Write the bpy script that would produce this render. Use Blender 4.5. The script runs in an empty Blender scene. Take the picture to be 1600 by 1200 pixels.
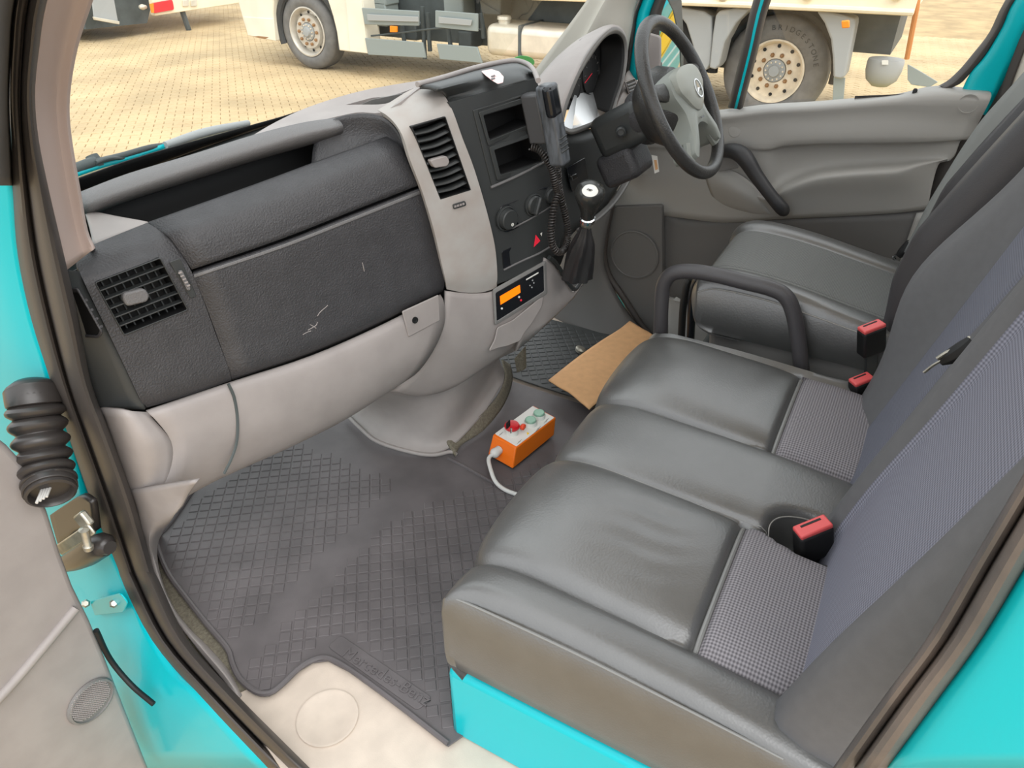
import bpy, bmesh, math, random
import numpy as np
from mathutils import Vector, Matrix
random.seed(4)
SC = bpy.context.scene
COL = SC.collection
# ---------------------------------------------------------------- camera
F_PX = 1110.0
PITCH, YAW = math.radians(34.0), math.radians(29.0)
CAM = Vector((-1.426, 0.09, 1.32))
FW = Vector((math.cos(PITCH) * math.cos(YAW), math.cos(PITCH) * math.sin(YAW), -math.sin(PITCH)))
RT = Vector((math.sin(YAW), -math.cos(YAW), 0.0))
UP = RT.cross(FW)
cd = bpy.data.cameras.new('camera')
cam = bpy.data.objects.new('camera', cd)
COL.objects.link(cam)
cd.sensor_width = 36.0
cd.lens = 36.0 * F_PX / 1600.0
cd.clip_start = 0.02
cam.matrix_world = Matrix.Translation(CAM) @ Matrix((RT, UP, -FW)).transposed().to_4x4()
SC.camera = cam
# ---------------------------------------------------------------- light
W = bpy.data.worlds.new('overcast')
SC.world = W
W.use_nodes = True
wn = W.node_tree.nodes
wl = W.node_tree.links
bg = wn['Background']
tc = wn.new('ShaderNodeTexCoord')
sep = wn.new('ShaderNodeSeparateXYZ')
wl.new(tc.outputs['Generated'], sep.inputs[0])
rmp = wn.new('ShaderNodeValToRGB')
rmp.color_ramp.elements[0].position = 0.0
rmp.color_ramp.elements[0].color = (0.76, 0.79, 0.82, 1)
rmp.color_ramp.elements[1].position = 1.0
rmp.color_ramp.elements[1].color = (0.97, 0.99, 1.0, 1)
wl.new(sep.outputs[2], rmp.inputs[0])
wl.new(rmp.outputs[0], bg.inputs[0])
bg.inputs[1].default_value = 1.0
sd = bpy.data.lights.new('veiled_sun', 'SUN')
sd.energy = 1.0
sd.angle = math.radians(50)
sd.color = (1.0, 0.98, 0.96)
so = bpy.data.objects.new('veiled_sun', sd)
COL.objects.link(so)
so.rotation_euler = (math.radians(38), math.radians(-24), 0)
SC.view_settings.view_transform = 'Standard'
SC.view_settings.look = 'None'
SC.view_settings.gamma = 1.0
SC.view_settings.use_curve_mapping = False
SC.view_settings.exposure = 1.08

# ---------------------------------------------------------------- measuring helpers (photo pixel -> point on a known surface)
def ray(u, v):
    return (FW * F_PX + RT * (u - 800.0) - UP * (v - 600.0)) / F_PX

def P(u, v, x=None, y=None, z=None):
    d = ray(u, v)
    if x is not None: t = (x - CAM.x) / d.x
    elif y is not None: t = (y - CAM.y) / d.y
    else: t = (z - CAM.z) / d.z
    return CAM + d * t

def hit(u, v, f, t0=0.3, t1=4.0, n=90):
    d = ray(u, v)
    a = t0; fa = f(CAM + d * a)
    for i in range(1, n + 1):
        b = t0 + (t1 - t0) * i / n
        fb = f(CAM + d * b)
        if fa * fb <= 0:
            for _ in range(22):
                m = (a + b) / 2; fm = f(CAM + d * m)
                if fa * fm <= 0: b = m
                else: a, fa = m, fm
            return CAM + d * ((a + b) / 2)
        a, fa = b, fb
    return CAM + d * 1.6

PLAN = [(-1.2, 1.25), (-0.83, 1.235), (-0.66, 1.185), (-0.17, 1.02), (0.12, 0.87), (0.30, 0.85), (1.2, 0.85)]
def plan(x):
    for (x0, y0), (x1, y1) in zip(PLAN, PLAN[1:]):
        if x <= x1: return y0 + (y1 - y0) * (x - x0) / (x1 - x0)
    return PLAN[-1][1]

def D(u, v, off=0.0):        # point on the dashboard's facia surface, pushed forward by off
    return hit(u, v, lambda p: p.y - (plan(p.x) + 0.12 * (p.z - 0.7) + off))

def glass_y(x, z):
    return 1.41 + 0.12 * (1 - (x / 0.85) ** 2) - 0.85 * (z - 0.88)

def G(u, v, off=0.0):        # point on the windscreen
    return hit(u, v, lambda p: p.y - glass_y(p.x, p.z) - off)

# ---------------------------------------------------------------- materials
def lin(c):
    r = []
    for k in c:
        k = k / 255.0
        r.append(k / 12.92 if k <= 0.04045 else ((k + 0.055) / 1.055) ** 2.4)
    return r

MATS = {}
def mat(name, rgb, rough=0.5, metal=0.0, bump=None, noise=None, spec=0.5, coat=0.0, weave=None, emit=None, stretch=None, ior=1.5):
    m = bpy.data.materials.new(name)
    m.use_nodes = True
    n, l = m.node_tree.nodes, m.node_tree.links
    b = n['Principled BSDF']
    c = lin(rgb)
    b.inputs['Base Color'].default_value = (*c, 1)
    b.inputs['Roughness'].default_value = rough
    b.inputs['Metallic'].default_value = metal
    b.inputs['Specular IOR Level'].default_value = spec
    b.inputs['Coat Weight'].default_value = coat
    b.inputs['IOR'].default_value = ior
    t = n.new('ShaderNodeTexCoord')
    if noise:
        nz = n.new('ShaderNodeTexNoise')
        nz.inputs['Scale'].default_value = noise[0]
        nz.inputs['Detail'].default_value = 5
        src = t.outputs['Object']
        if stretch:
            mp = n.new('ShaderNodeMapping'); mp.inputs['Scale'].default_value = stretch
            l.new(src, mp.inputs['Vector']); src = mp.outputs[0]
        l.new(src, nz.inputs['Vector'])
        cr_ = n.new('ShaderNodeValToRGB')
        k = noise[1]
        c2 = noise[2] if len(noise) > 2 else None
        lo = [x * (1 - k) for x in c] if c2 is None else lin(c2)
        hi = [min(1, x * (1 + k)) for x in c] if c2 is None else c
        cr_.color_ramp.elements[0].position = 0.35
        cr_.color_ramp.elements[1].position = 0.65
        cr_.color_ramp.elements[0].color = (*lo, 1)
        cr_.color_ramp.elements[1].color = (*hi, 1)
        l.new(nz.outputs['Fac'], cr_.inputs[0])
        l.new(cr_.outputs[0], b.inputs['Base Color'])
    if bump:
        bz = n.new('ShaderNodeTexNoise') if len(bump) < 3 else n.new('ShaderNodeTexVoronoi')
        bz.inputs['Scale'].default_value = bump[0]
        l.new(t.outputs['Object'], bz.inputs['Vector'])
        bp = n.new('ShaderNodeBump')
        bp.inputs['Strength'].default_value = bump[1]
        bp.inputs['Distance'].default_value = 0.002
        l.new(bz.outputs[0], bp.inputs['Height'])
        l.new(bp.outputs[0], b.inputs['Normal'])
    if weave:        # woven cloth: two crossed thread waves  (axis a, axis b, spacing a, spacing b, second colour)
        ax, bx, sa, sb, c2 = weave
        mul = None
        sp = n.new('ShaderNodeSeparateXYZ')
        l.new(t.outputs['Object'], sp.inputs[0])
        outs = []
        for axis, s in ((ax, sa), (bx, sb)):
            mm = n.new('ShaderNodeMath'); mm.operation = 'MULTIPLY'
            mm.inputs[1].default_value = 2 * math.pi / s
            l.new(sp.outputs[axis], mm.inputs[0])
            si = n.new('ShaderNodeMath'); si.operation = 'SINE'
            l.new(mm.outputs[0], si.inputs[0])
            outs.append(si)
        mul = n.new('ShaderNodeMath'); mul.operation = 'ADD'
        l.new(outs[0].outputs[0], mul.inputs[0]); l.new(outs[1].outputs[0], mul.inputs[1])
        mr = n.new('ShaderNodeMapRange')
        mr.inputs['From Min'].default_value = -1.6; mr.inputs['From Max'].default_value = 1.4
        l.new(mul.outputs[0], mr.inputs['Value'])
        mx = n.new('ShaderNodeMix'); mx.data_type = 'RGBA'
        mx.inputs['A'].default_value = (*lin(c2), 1)
        mx.inputs['B'].default_value = (*c, 1)
        l.new(mr.outputs[0], mx.inputs['Factor'])
        l.new(mx.outputs['Result'], b.inputs['Base Color'])
        bp = n.new('ShaderNodeBump'); bp.inputs['Strength'].default_value = 0.5
        bp.inputs['Distance'].default_value = 0.001
        l.new(mr.outputs[0], bp.inputs['Height'])
        l.new(bp.outputs[0], b.inputs['Normal'])
    if emit:
        b.inputs['Emission Color'].default_value = (*lin(emit[0]), 1)
        b.inputs['Emission Strength'].default_value = emit[1]
    MATS[name] = m
    return m

def glass(name, tint, refl):
    m = bpy.data.materials.new(name); m.use_nodes = True
    n, l = m.node_tree.nodes, m.node_tree.links
    n.remove(n['Principled BSDF'])
    tr = n.new('ShaderNodeBsdfTransparent'); tr.inputs[0].default_value = (*tint, 1)
    gl = n.new('ShaderNodeBsdfGlossy'); gl.inputs['Roughness'].default_value = 0.02
    fr = n.new('ShaderNodeFresnel'); fr.inputs['IOR'].default_value = refl
    mx = n.new('ShaderNodeMixShader')
    l.new(fr.outputs[0], mx.inputs[0]); l.new(tr.outputs[0], mx.inputs[1]); l.new(gl.outputs[0], mx.inputs[2])
    l.new(mx.outputs[0], n['Material Output'].inputs[0])
    return m

GREY = mat('grey_plastic', (150, 143, 140), 0.55, bump=(900, 0.12), noise=(14, 0.06))
GREYD = mat('grey_plastic_dark', (120, 118, 116), 0.55, bump=(900, 0.12), noise=(14, 0.06))
WORN = mat('worn_grey_plastic', (160, 152, 146), 0.55, bump=(900, 0.12), noise=(16, 0.1, (166, 162, 158)))
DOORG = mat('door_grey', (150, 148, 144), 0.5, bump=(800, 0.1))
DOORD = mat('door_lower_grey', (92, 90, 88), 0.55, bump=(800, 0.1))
BLACKP = mat('black_grained_plastic', (59, 58, 60), 0.5, bump=(280, 0.8), noise=(30, 0.08))
RAILM = mat('rail_grained_plastic', (104, 102, 102), 0.5, bump=(420, 0.5))
STACK = mat('console_black', (52, 54, 54), 0.45, bump=(900, 0.1))
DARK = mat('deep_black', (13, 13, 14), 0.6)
GLOSSB = mat('gloss_black', (24, 26, 30), 0.2)
TEAL = mat('teal_paint', (0, 178, 188), 0.3, coat=0.15, spec=0.3)
RUBBER = mat('seal_rubber', (62, 57, 54), 0.5, bump=(300, 0.08))
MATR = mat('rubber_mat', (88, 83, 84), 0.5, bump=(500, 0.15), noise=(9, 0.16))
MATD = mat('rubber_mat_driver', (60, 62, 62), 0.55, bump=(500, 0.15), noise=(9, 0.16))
LEATH = mat('black_leather', (74, 74, 73), 0.37, bump=(260, 0.10, 1), noise=(18, 0.08), spec=0.8, ior=1.75)
LEATH2 = mat('matte_leather', (84, 85, 84), 0.5, bump=(260, 0.12, 1), noise=(18, 0.08), spec=0.8)
SUEDE = mat('charcoal_cloth', (92, 92, 94), 0.85, bump=(1500, 0.2), noise=(60, 0.035))
WOVEN = mat('woven_seat_cloth', (142, 138, 142), 0.85, weave=(0, 1, 0.0052, 0.0052, (84, 81, 85)))
WOVENB = mat('woven_back_cloth', (128, 129, 142), 0.85, weave=(0, 2, 0.0052, 0.0052, (88, 89, 100)))
WOVEND = mat('ribbed_driver_cloth', (120, 121, 119), 0.8, weave=(0, 1, 0.007, 0.0035, (78, 80, 79)))
STITCH = mat('stitch_thread', (140, 138, 134), 0.6)
PIPE = mat('piping', (120, 120, 118), 0.35)
CHROME = mat('chrome', (205, 205, 205), 0.15, metal=1.0)
STEEL = mat('zinc_steel', (176, 172, 160), 0.38, metal=0.8, noise=(40, 0.25))
ALU = mat('aluminium', (214, 208, 194), 0.4, metal=0.5, noise=(6, 0.08))
ORANGE = mat('orange_enclosure', (238, 112, 8), 0.4)
WHITEP = mat('white_print', (228, 226, 220), 0.5)
REDP = mat('red_plastic', (205, 24, 34), 0.35)
BUCKR = mat('buckle_red', (214, 84, 84), 0.4)
GREENB = mat('pale_green_button', (150, 190, 168), 0.35)
CARD = mat('cardboard', (214, 166, 118), 0.85, noise=(40, 0.05))
CREAM = mat('cream_paint', (240, 226, 196), 0.5, noise=(5, 0.05))
TRUCKW = mat('truck_white', (232, 224, 206), 0.45, noise=(3, 0.06))
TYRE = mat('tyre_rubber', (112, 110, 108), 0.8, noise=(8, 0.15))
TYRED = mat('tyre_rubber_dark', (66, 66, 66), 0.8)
RIMM = mat('rim_silver', (202, 196, 186), 0.4, metal=0.3, noise=(10, 0.08))
RIMC = mat('rim_cream', (220, 206, 184), 0.5, noise=(10, 0.1))
RUST = mat('rusty_nut', (150, 112, 74), 0.7)
CHASSIS = mat('chassis_grey', (74, 80, 80), 0.6, noise=(4, 0.2))
GUARD = mat('side_guard_grey', (140, 148, 146), 0.5)
PLGREY = mat('fender_grey', (160, 162, 162), 0.55)
AMBER = mat('amber_lens', (245, 140, 10), 0.3)
REDLENS = mat('red_lens', (225, 30, 40), 0.3)
PAVE = mat('paving_concrete', (190, 166, 128), 0.85, bump=(60, 0.3), noise=(1.1, 0.16))
SAND = mat('joint_sand', (176, 150, 110), 0.9, noise=(2, 0.2))
CARPET = mat('carpet_edge', (112, 106, 92), 0.95, bump=(700, 0.8), noise=(200, 0.25))
BEIGE = mat('beige_step', (196, 182, 168), 0.6, bump=(300, 0.1), noise=(20, 0.06))
YELLOW = mat('yellow_print', (250, 205, 0), 0.5)
MIRROR = mat('mirror_glass', (230, 232, 232), 0.03, metal=1.0)
CABLE = mat('grey_cable', (202, 200, 196), 0.45)
LCD = mat('orange_screen', (250, 120, 10), 0.4, emit=((255, 110, 0), 0.5))
REDL = mat('red_symbol', (215, 40, 60), 0.4, emit=((215, 40, 60), 0.15))
PADG = mat('wheel_pad_grey', (132, 136, 130), 0.5, bump=(900, 0.1))
WHEELB = mat('wheel_rim_black', (52, 51, 50), 0.36, bump=(300, 0.25, 1), noise=(14, 0.2))
GREENP = mat('green_badge', (60, 190, 110), 0.5)
PINK = mat('red_white_sticker', (226, 170, 168), 0.4, noise=(60, 0.2, (236, 228, 226)))
HEAD = mat('roof_lining', (228, 226, 222), 0.8)
GLS = glass('clear_glass', (0.93, 0.95, 0.94), 1.6)
GLW = glass('windscreen_glass', (0.93, 0.96, 0.95), 1.32)
LENS = glass('gauge_lens', (0.8, 0.8, 0.8), 1.10)
LENS.node_tree.nodes['Glossy BSDF'].inputs['Roughness'].default_value = 0.3

# ---------------------------------------------------------------- object helpers
def wloc(o):
    v = Vector((0, 0, 0))
    while o is not None:
        v += o.location; o = o.parent
    return v

def tag(o, label=None, cat=None, group=None, kind=None):
    if label: o['label'] = label
    if cat: o['category'] = cat
    if group: o['group'] = group
    if kind: o['kind'] = kind
    return o

def thing(name, loc, label, cat, group=None):
    o = bpy.data.objects.new(name, None)
    o.empty_display_size = 0.05
    COL.objects.link(o)
    o.location = loc
    return tag(o, label, cat, group)

def mk(name, verts, faces, m, parent=None, smooth=True, solid=0.0, bevel=0.0, bseg=2, sub=0, face_cam=False, angle=40):
    off = wloc(parent) if parent else Vector((0, 0, 0))
    me = bpy.data.meshes.new(name)
    me.from_pydata([tuple(Vector(v) - off) for v in verts], [], faces)
    me.validate()
    bm = bmesh.new(); bm.from_mesh(me)
    bmesh.ops.remove_doubles(bm, verts=bm.verts, dist=1e-5)
    if face_cam:
        bm.normal_update()
        s = 0
        for f in bm.faces:
            s += f.normal.dot(CAM - off - f.calc_center_median()) * f.calc_area()
        if s < 0: bmesh.ops.reverse_faces(bm, faces=bm.faces)
    else:
        bmesh.ops.recalc_face_normals(bm, faces=bm.faces)
    bm.to_mesh(me); bm.free()
    if smooth:
        for p in me.polygons: p.use_smooth = True
    me.materials.append(m)
    o = bpy.data.objects.new(name, me)
    COL.objects.link(o)
    if parent: o.parent = parent
    if solid:
        md = o.modifiers.new('thick', 'SOLIDIFY'); md.thickness = solid; md.offset = -1
    if bevel:
        md = o.modifiers.new('bevel', 'BEVEL'); md.width = bevel; md.segments = bseg
        md.limit_method = 'ANGLE'; md.angle_limit = math.radians(35)
        md.harden_normals = False
    if sub:
        md = o.modifiers.new('sub', 'SUBSURF'); md.levels = sub; md.render_levels = sub
    if smooth and not sub:
        try: me.set_sharp_from_angle(angle=math.radians(angle))
        except Exception: pass
    return o

def cr(pts, n, closed=False, linear=False):
    pts = [Vector(p) for p in pts]
    k = len(pts)
    out = []
    segs = k if closed else k - 1
    for i in range(segs):
        p1 = pts[i]; p2 = pts[(i + 1) % k]
        p0 = pts[(i - 1) % k] if (closed or i > 0) else p1 * 2 - p2
        p3 = pts[(i + 2) % k] if (closed or i + 2 < k) else p2 * 2 - p1
        for j in range(n):
            t = j / n
            if linear: out.append(p1.lerp(p2, t)); continue
            out.append(0.5 * ((2 * p1) + (p2 - p0) * t + (2 * p0 - 5 * p1 + 4 * p2 - p3) * t * t + (3 * p1 - p0 - 3 * p2 + p3) * t ** 3))
    if not closed: out.append(pts[-1].copy())
    return out

def gridmesh(rows, closeu=False):
    nv = len(rows[0]); verts = [p for r in rows for p in r]; faces = []
    for i in range(len(rows) - 1):
        for j in range(nv - (0 if closeu else 1)):
            j2 = (j + 1) % nv
            faces.append((i * nv + j, i * nv + j2, (i + 1) * nv + j2, (i + 1) * nv + j))
    return verts, faces

def loft(name, rows, m, parent=None, su=4, sv=4, thick=0.006, closeu=False, linv=False, linu=False, **kw):
    rr = [cr(r, su, closeu, linu) for r in rows]
    cols = [cr([r[j] for r in rr], sv, False, linv) for j in range(len(rr[0]))]
    grid = [[cols[j][i] for j in range(len(cols))] for i in range(len(cols[0]))]
    v, f = gridmesh(grid, closeu)
    return mk(name, v, f, m, parent, solid=thick, face_cam=True, **kw)

def frames(pts, closed=False):
    T = []
    n = len(pts)
    for i in range(n):
        a = pts[i - 1] if (i > 0 or closed) else pts[0]
        b = pts[(i + 1) % n] if (i < n - 1 or closed) else pts[-1]
        T.append((b - a).normalized())
    nrm = T[0].orthogonal().normalized()
    out = []
    for t in T:
        nrm = (nrm - t * nrm.dot(t))
        nrm = nrm.normalized() if nrm.length > 1e-6 else t.orthogonal().normalized()
        out.append((t, nrm, t.cross(nrm)))
    return out

def tube(name, pts, r, m, parent=None, seg=10, n=6, closed=False, smooth_path=True, flat=1.0, upv=None, **kw):
    pts = [Vector(p) for p in pts]
    rs = r if isinstance(r, (list, tuple)) else [r] * len(pts)
    if smooth_path:
        q = cr([Vector((a, 0, 0)) for a in rs], n, closed)
        pts = cr(pts, n, closed); rs = [a.x for a in q]
    fr = frames(pts, closed)
    rows = []
    for p, (t, a, b), rad in zip(pts, fr, rs):
        if upv is not None:
            b = t.cross(Vector(upv)).normalized(); a = b.cross(t)
        rows.append([p + a * (math.cos(2 * math.pi * k / seg) * rad * flat) + b * (math.sin(2 * math.pi * k / seg) * rad) for k in range(seg)])
    if closed: rows.append(rows[0])
    v, f = gridmesh(rows, True)
    if not closed:
        f.append(tuple(range(seg - 1, -1, -1)))
        base = (len(rows) - 1) * seg
        f.append(tuple(base + k for k in range(seg)))
    return mk(name, v, f, m, parent, **kw)

def basis(axis):
    a = Vector(axis).normalized()
    b = a.orthogonal().normalized()
    return a, b, a.cross(b)

def lathe(name, prof, origin, axis, m, parent=None, seg=28, b0=None, cap=True, **kw):
    a, b, c = basis(axis)
    if b0 is not None:
        b = (Vector(b0) - a * a.dot(Vector(b0))).normalized(); c = a.cross(b)
    o = Vector(origin)
    rows = [[o + a * h + (b * math.cos(2 * math.pi * k / seg) + c * math.sin(2 * math.pi * k / seg)) * max(r, 1e-4) for k in range(seg)] for r, h in prof]
    v, f = gridmesh(rows, True)
    if cap and prof[0][0] > 1e-3: f.append(tuple(range(seg)))
    if cap and prof[-1][0] > 1e-3: f.append(tuple((len(rows) - 1) * seg + k for k in range(seg)))
    return mk(name, v, f, m, parent, **kw)

def rbox(name, c, s, m, parent=None, bevel=0.003, ax=None, **kw):
    c = Vector(c)
    X, Y, Z = ax if ax else (Vector((1, 0, 0)), Vector((0, 1, 0)), Vector((0, 0, 1)))
    v = []
    for i in (-1, 1):
        for j in (-1, 1):
            for k in (-1, 1):
                v.append(c + X * (i * s[0] / 2) + Y * (j * s[1] / 2) + Z * (k * s[2] / 2))
    f = [(0, 1, 3, 2), (4, 6, 7, 5), (0, 4, 5, 1), (2, 3, 7, 6), (0, 2, 6, 4), (1, 5, 7, 3)]
    return mk(name, v, f, m, parent, bevel=bevel, **kw)

def rounded(pts, r, k=4):
    pts = [Vector(p) for p in pts]
    if not r: return pts
    out = []
    n = len(pts)
    for i in range(n):
        a, b, c = pts[i - 1], pts[i], pts[(i + 1) % n]
        ra = min(r, (a - b).length * 0.45, (c - b).length * 0.45)
        p = b + (a - b).normalized() * ra; q = b + (c - b).normalized() * ra
        for j in range(k + 1):
            t = j / k
            out.append(p * (1 - t) ** 2 + b * 2 * t * (1 - t) + q * t * t)
    return out

def pnormal(pts):
    n = Vector((0, 0, 0)); c = sum(pts, Vector()) / len(pts)
    for i in range(len(pts)):
        n += (pts[i - 1] - c).cross(pts[i] - c)
    n.normalize()
    return n if n.dot(CAM - c) > 0 else -n

def panel(name, pts, th, m, parent=None, r=0.0, bevel=0.0015, lift=0.0, nrm=None, hole=None, **kw):
    """plate whose outline is pts; th along its normal (towards the viewer); hole = inner outline with the same corner count"""
    pts = rounded(pts, r)
    n = nrm or pnormal(pts)
    N = len(pts)
    if hole is not None:
        h = rounded(hole, r * 0.8)
        v = [p + n * lift for p in pts] + [p + n * lift for p in h] + [p + n * (lift + th) for p in pts] + [p + n * (lift + th) for p in h]
        f = []
        for i in range(N):
            j = (i + 1) % N
            f += [(i, j, N + j, N + i), (2 * N + i, 2 * N + j, 3 * N + j, 3 * N + i), (i, j, 2 * N + j, 2 * N + i), (N + i, N + j, 3 * N + j, 3 * N + i)]
        return mk(name, v, f, m, parent, bevel=bevel, **kw)
    v = [p + n * lift for p in pts] + [p + n * (lift + th) for p in pts]
    f = [tuple(range(N)), tuple(range(N, 2 * N))] + [(i, (i + 1) % N, N + (i + 1) % N, N + i) for i in range(N)]
    return mk(name, v, f, m, parent, bevel=bevel, **kw)

def pocket(name, pts, depth, m, parent=None, r=0.0, shift=None):
    """open recess going away from the viewer"""
    pts = rounded(pts, r)
    n = pnormal(pts); N = len(pts)
    back = [p - n * depth for p in pts]
    v = pts + back
    f = [tuple(range(N, 2 * N))] + [(i, (i + 1) % N, N + (i + 1) % N, N + i) for i in range(N)]
    return mk(name, v, f, m, parent, smooth=False, solid=0.002)

def cut(o, pts, r=0.0, front=0.03, back=0.06):
    pts = rounded(pts, r)
    n = pnormal(pts); N = len(pts)
    v = [tuple(p + n * front) for p in pts] + [tuple(p - n * back) for p in pts]
    f = [tuple(range(N)), tuple(range(2 * N - 1, N - 1, -1))] + [(i, N + i, N + (i + 1) % N, (i + 1) % N) for i in range(N)]
    me = bpy.data.meshes.new('c'); me.from_pydata(v, [], f)
    bm = bmesh.new(); bm.from_mesh(me); bmesh.ops.recalc_face_normals(bm, faces=bm.faces); bm.to_mesh(me); bm.free()
    co = bpy.data.objects.new('c', me); COL.objects.link(co)
    md = o.modifiers.new('cut', 'BOOLEAN'); md.object = co; md.operation = 'DIFFERENCE'; md.solver = 'EXACT'
    bpy.context.view_layer.update()
    dg = bpy.context.evaluated_depsgraph_get()
    nm = bpy.data.meshes.new_from_object(o.evaluated_get(dg))
    old = o.data
    o.modifiers.clear(); o.data = nm; nm.name = o.name
    bpy.data.objects.remove(co); bpy.data.meshes.remove(me)
    try: nm.set_sharp_from_angle(angle=math.radians(40))
    except Exception: pass
    return o

def text(name, s, loc, xd, yd, size, m, parent=None, ext=0.0004, align='CENTER', shear=0.0):
    cu = bpy.data.curves.new(name, 'FONT'); cu.body = s; cu.size = size; cu.extrude = ext; cu.shear = shear
    cu.align_x = align; cu.align_y = 'CENTER'; cu.resolution_u = 3
    to = bpy.data.objects.new(name, cu); COL.objects.link(to)
    bpy.context.view_layer.update()
    me = bpy.data.meshes.new_from_object(to.evaluated_get(bpy.context.evaluated_depsgraph_get()))
    bpy.data.objects.remove(to); bpy.data.curves.remove(cu)
    X = Vector(xd).normalized(); Z = X.cross(Vector(yd)).normalized(); Y = Z.cross(X)
    off = wloc(parent) if parent else Vector((0, 0, 0))
    me.transform(Matrix.Translation(Vector(loc) - off) @ Matrix((X, Y, Z)).transposed().to_4x4())
    me.materials.clear(); me.materials.append(m); me.name = name
    o = bpy.data.objects.new(name, me); COL.objects.link(o)
    if parent: o.parent = parent
    return o

def Dl(l, off=0.0): return [D(u, v, off) for u, v in l]
def lerp(a, b, t): return a + (b - a) * t
def quad_at(q, s, t):       # bilinear point inside quad TL,TR,BR,BL
    return q[0].lerp(q[1], s).lerp(q[3].lerp(q[2], s), t)
# ================================================================ SETTING: the van's cab
def struct(o, label=None):
    o['kind'] = 'structure'
    if label: o['label'] = label
    return o

FE = [(330, 715), (296, 745), (254, 812), (234, 842), (225, 872), (230, 905), (248, 935), (280, 980), (312, 1018), (330, 1045), (350, 1075), (372, 1102), (450, 1215)]
fpoly = [P(u, v, z=-0.010) for u, v in FE] + [Vector((-0.98, 0.45, -0.01)), Vector((-0.98, -0.6, -0.01)), Vector((0.87, -0.6, -0.01)), Vector((0.87, 1.75, -0.01)), Vector((-0.55, 1.75, -0.01))]
struct(panel('floor', fpoly, 0.05, BEIGE, nrm=Vector((0, 0, 1)), lift=-0.05, bevel=0))
struct(rbox('wall_rear', (0, -0.62, 0.55), (1.8, 0.04, 1.15), HEAD, bevel=0))

struct(rbox('ceiling', (-0.03, -0.05, 1.80), (1.48, 1.10, 0.05), HEAD, bevel=0.02))
# --- windscreen
def gpt(x, z): return Vector((x, glass_y(x, z), z))
ws = [[gpt(x, z) for x in (-0.86, -0.6, -0.3, 0, 0.3, 0.6, 0.86)] for z in (0.84, 1.1, 1.4, 1.72)]
win = struct(loft('window_1', ws, GLW, su=3, sv=3, thick=0))
frit = [[G(u, v, -0.004) for u, v in r] for r in (
    [(112, 283), (208, 249), (296, 223), (390, 197), (440, 183), (480, 170)],
    [(118, 305), (210, 272), (300, 248), (392, 222), (450, 205), (490, 192)])]
loft('frit_band', frit, DARK, win, thick=0.002)
bd = [G(816, 95, -0.004) + (RT * math.cos(a) * 19 + UP * math.sin(a) * 11) * 0.0016 for a in [k * math.pi / 12 for k in range(24)]]
bd = [G(817 + 18 * math.cos(k * math.pi / 12), 97 + 10 * math.sin(k * math.pi / 12), -0.006) for k in range(24)]
panel('badge', bd, 0.001, GREENP, win, bevel=0)['label'] = 'round green sticker'

# --- near A-pillar trim
L_ = [(150, -300, -0.83), (100, -130, -0.85), (72, 0, -0.86), (59, 80, -0.86), (53, 140, -0.86), (56, 200, -0.86), (70, 290, -0.86), (88, 365, -0.86), (102, 424, -0.86)]
R_ = [(250, -300), (188, -130), (144, 0), (120, 75), (108, 150), (110, 210), (125, 300), (136, 360), (148, 388)]
rows = []
for (lu, lv, lx), (ru, rv) in zip(L_, R_):
    rows.append([P(lu, lv, x=lx), P(lerp(lu, ru, 0.3), lerp(lv, rv, 0.3), x=-0.838), P(lerp(lu, ru, 0.65), lerp(lv, rv, 0.65), x=-0.812), P(ru, rv, x=-0.80), P(ru + 1, rv, x=-0.765)])
PTRIM = mat('pillar_trim_pinkish', (176, 160, 154), 0.7, bump=(900, 0.1))
struct(loft('trim_1', rows, PTRIM, thick=0.01), 'warm grey trim of the near windscreen pillar')

# --- near door rubber seal, front run
SC_ = [(88, -130, 28), (48, 0, 25), (38, 80, 22), (34, 150, 20), (38, 220, 22), (47, 300, 29), (62, 400, 37), (84, 500, 38), (110, 600, 32), (140, 685, 34), (174, 780, 34), (207, 880, 29), (218, 908, 30), (264, 1000, 29), (346, 1093, 30), (450, 1200, 34)]
PROF = [(-1.05, -0.872), (-0.85, -0.89), (-0.5, -0.897), (-0.22, -0.890), (-0.1, -0.880), (0.05, -0.893), (0.4, -0.900), (0.75, -0.893), (1.0, -0.872), (1.04, -0.855)]
def sx(v):     # the opening flares outwards below the hinge
    t = [(-999, 0), (860, 0), (908, -.014), (1000, -.062), (1093, -.105), (1300, -.15)]
    for (a, ya), (b, yb) in zip(t, t[1:]):
        if v <= b: return ya + (yb - ya) * (v - a) / (b - a)
rows = [[P(c + hw * k, v, x=x + sx(v)) for k, x in PROF] for c, v, hw in SC_]
struct(loft('trim_2', rows, RUBBER, su=2, thick=0.008), 'ribbed rubber seal down the front of the near door opening')
# grey-black outer lip high up
rows = [[P(-90, v, x=-1.02), P(-40, v, x=-1.0), P(e, v, x=-0.935), P(e2, v, x=-0.885)] for v, e, e2 in ((-130, 20, 66), (0, 0, 26), (80, -4, 18), (160, -4, 15), (230, -4, 18), (290, 0, 20))]
struct(loft('trim_3', rows, GREYD, thick=0.01), 'dark outer lip at the top of the near door opening')

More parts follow.
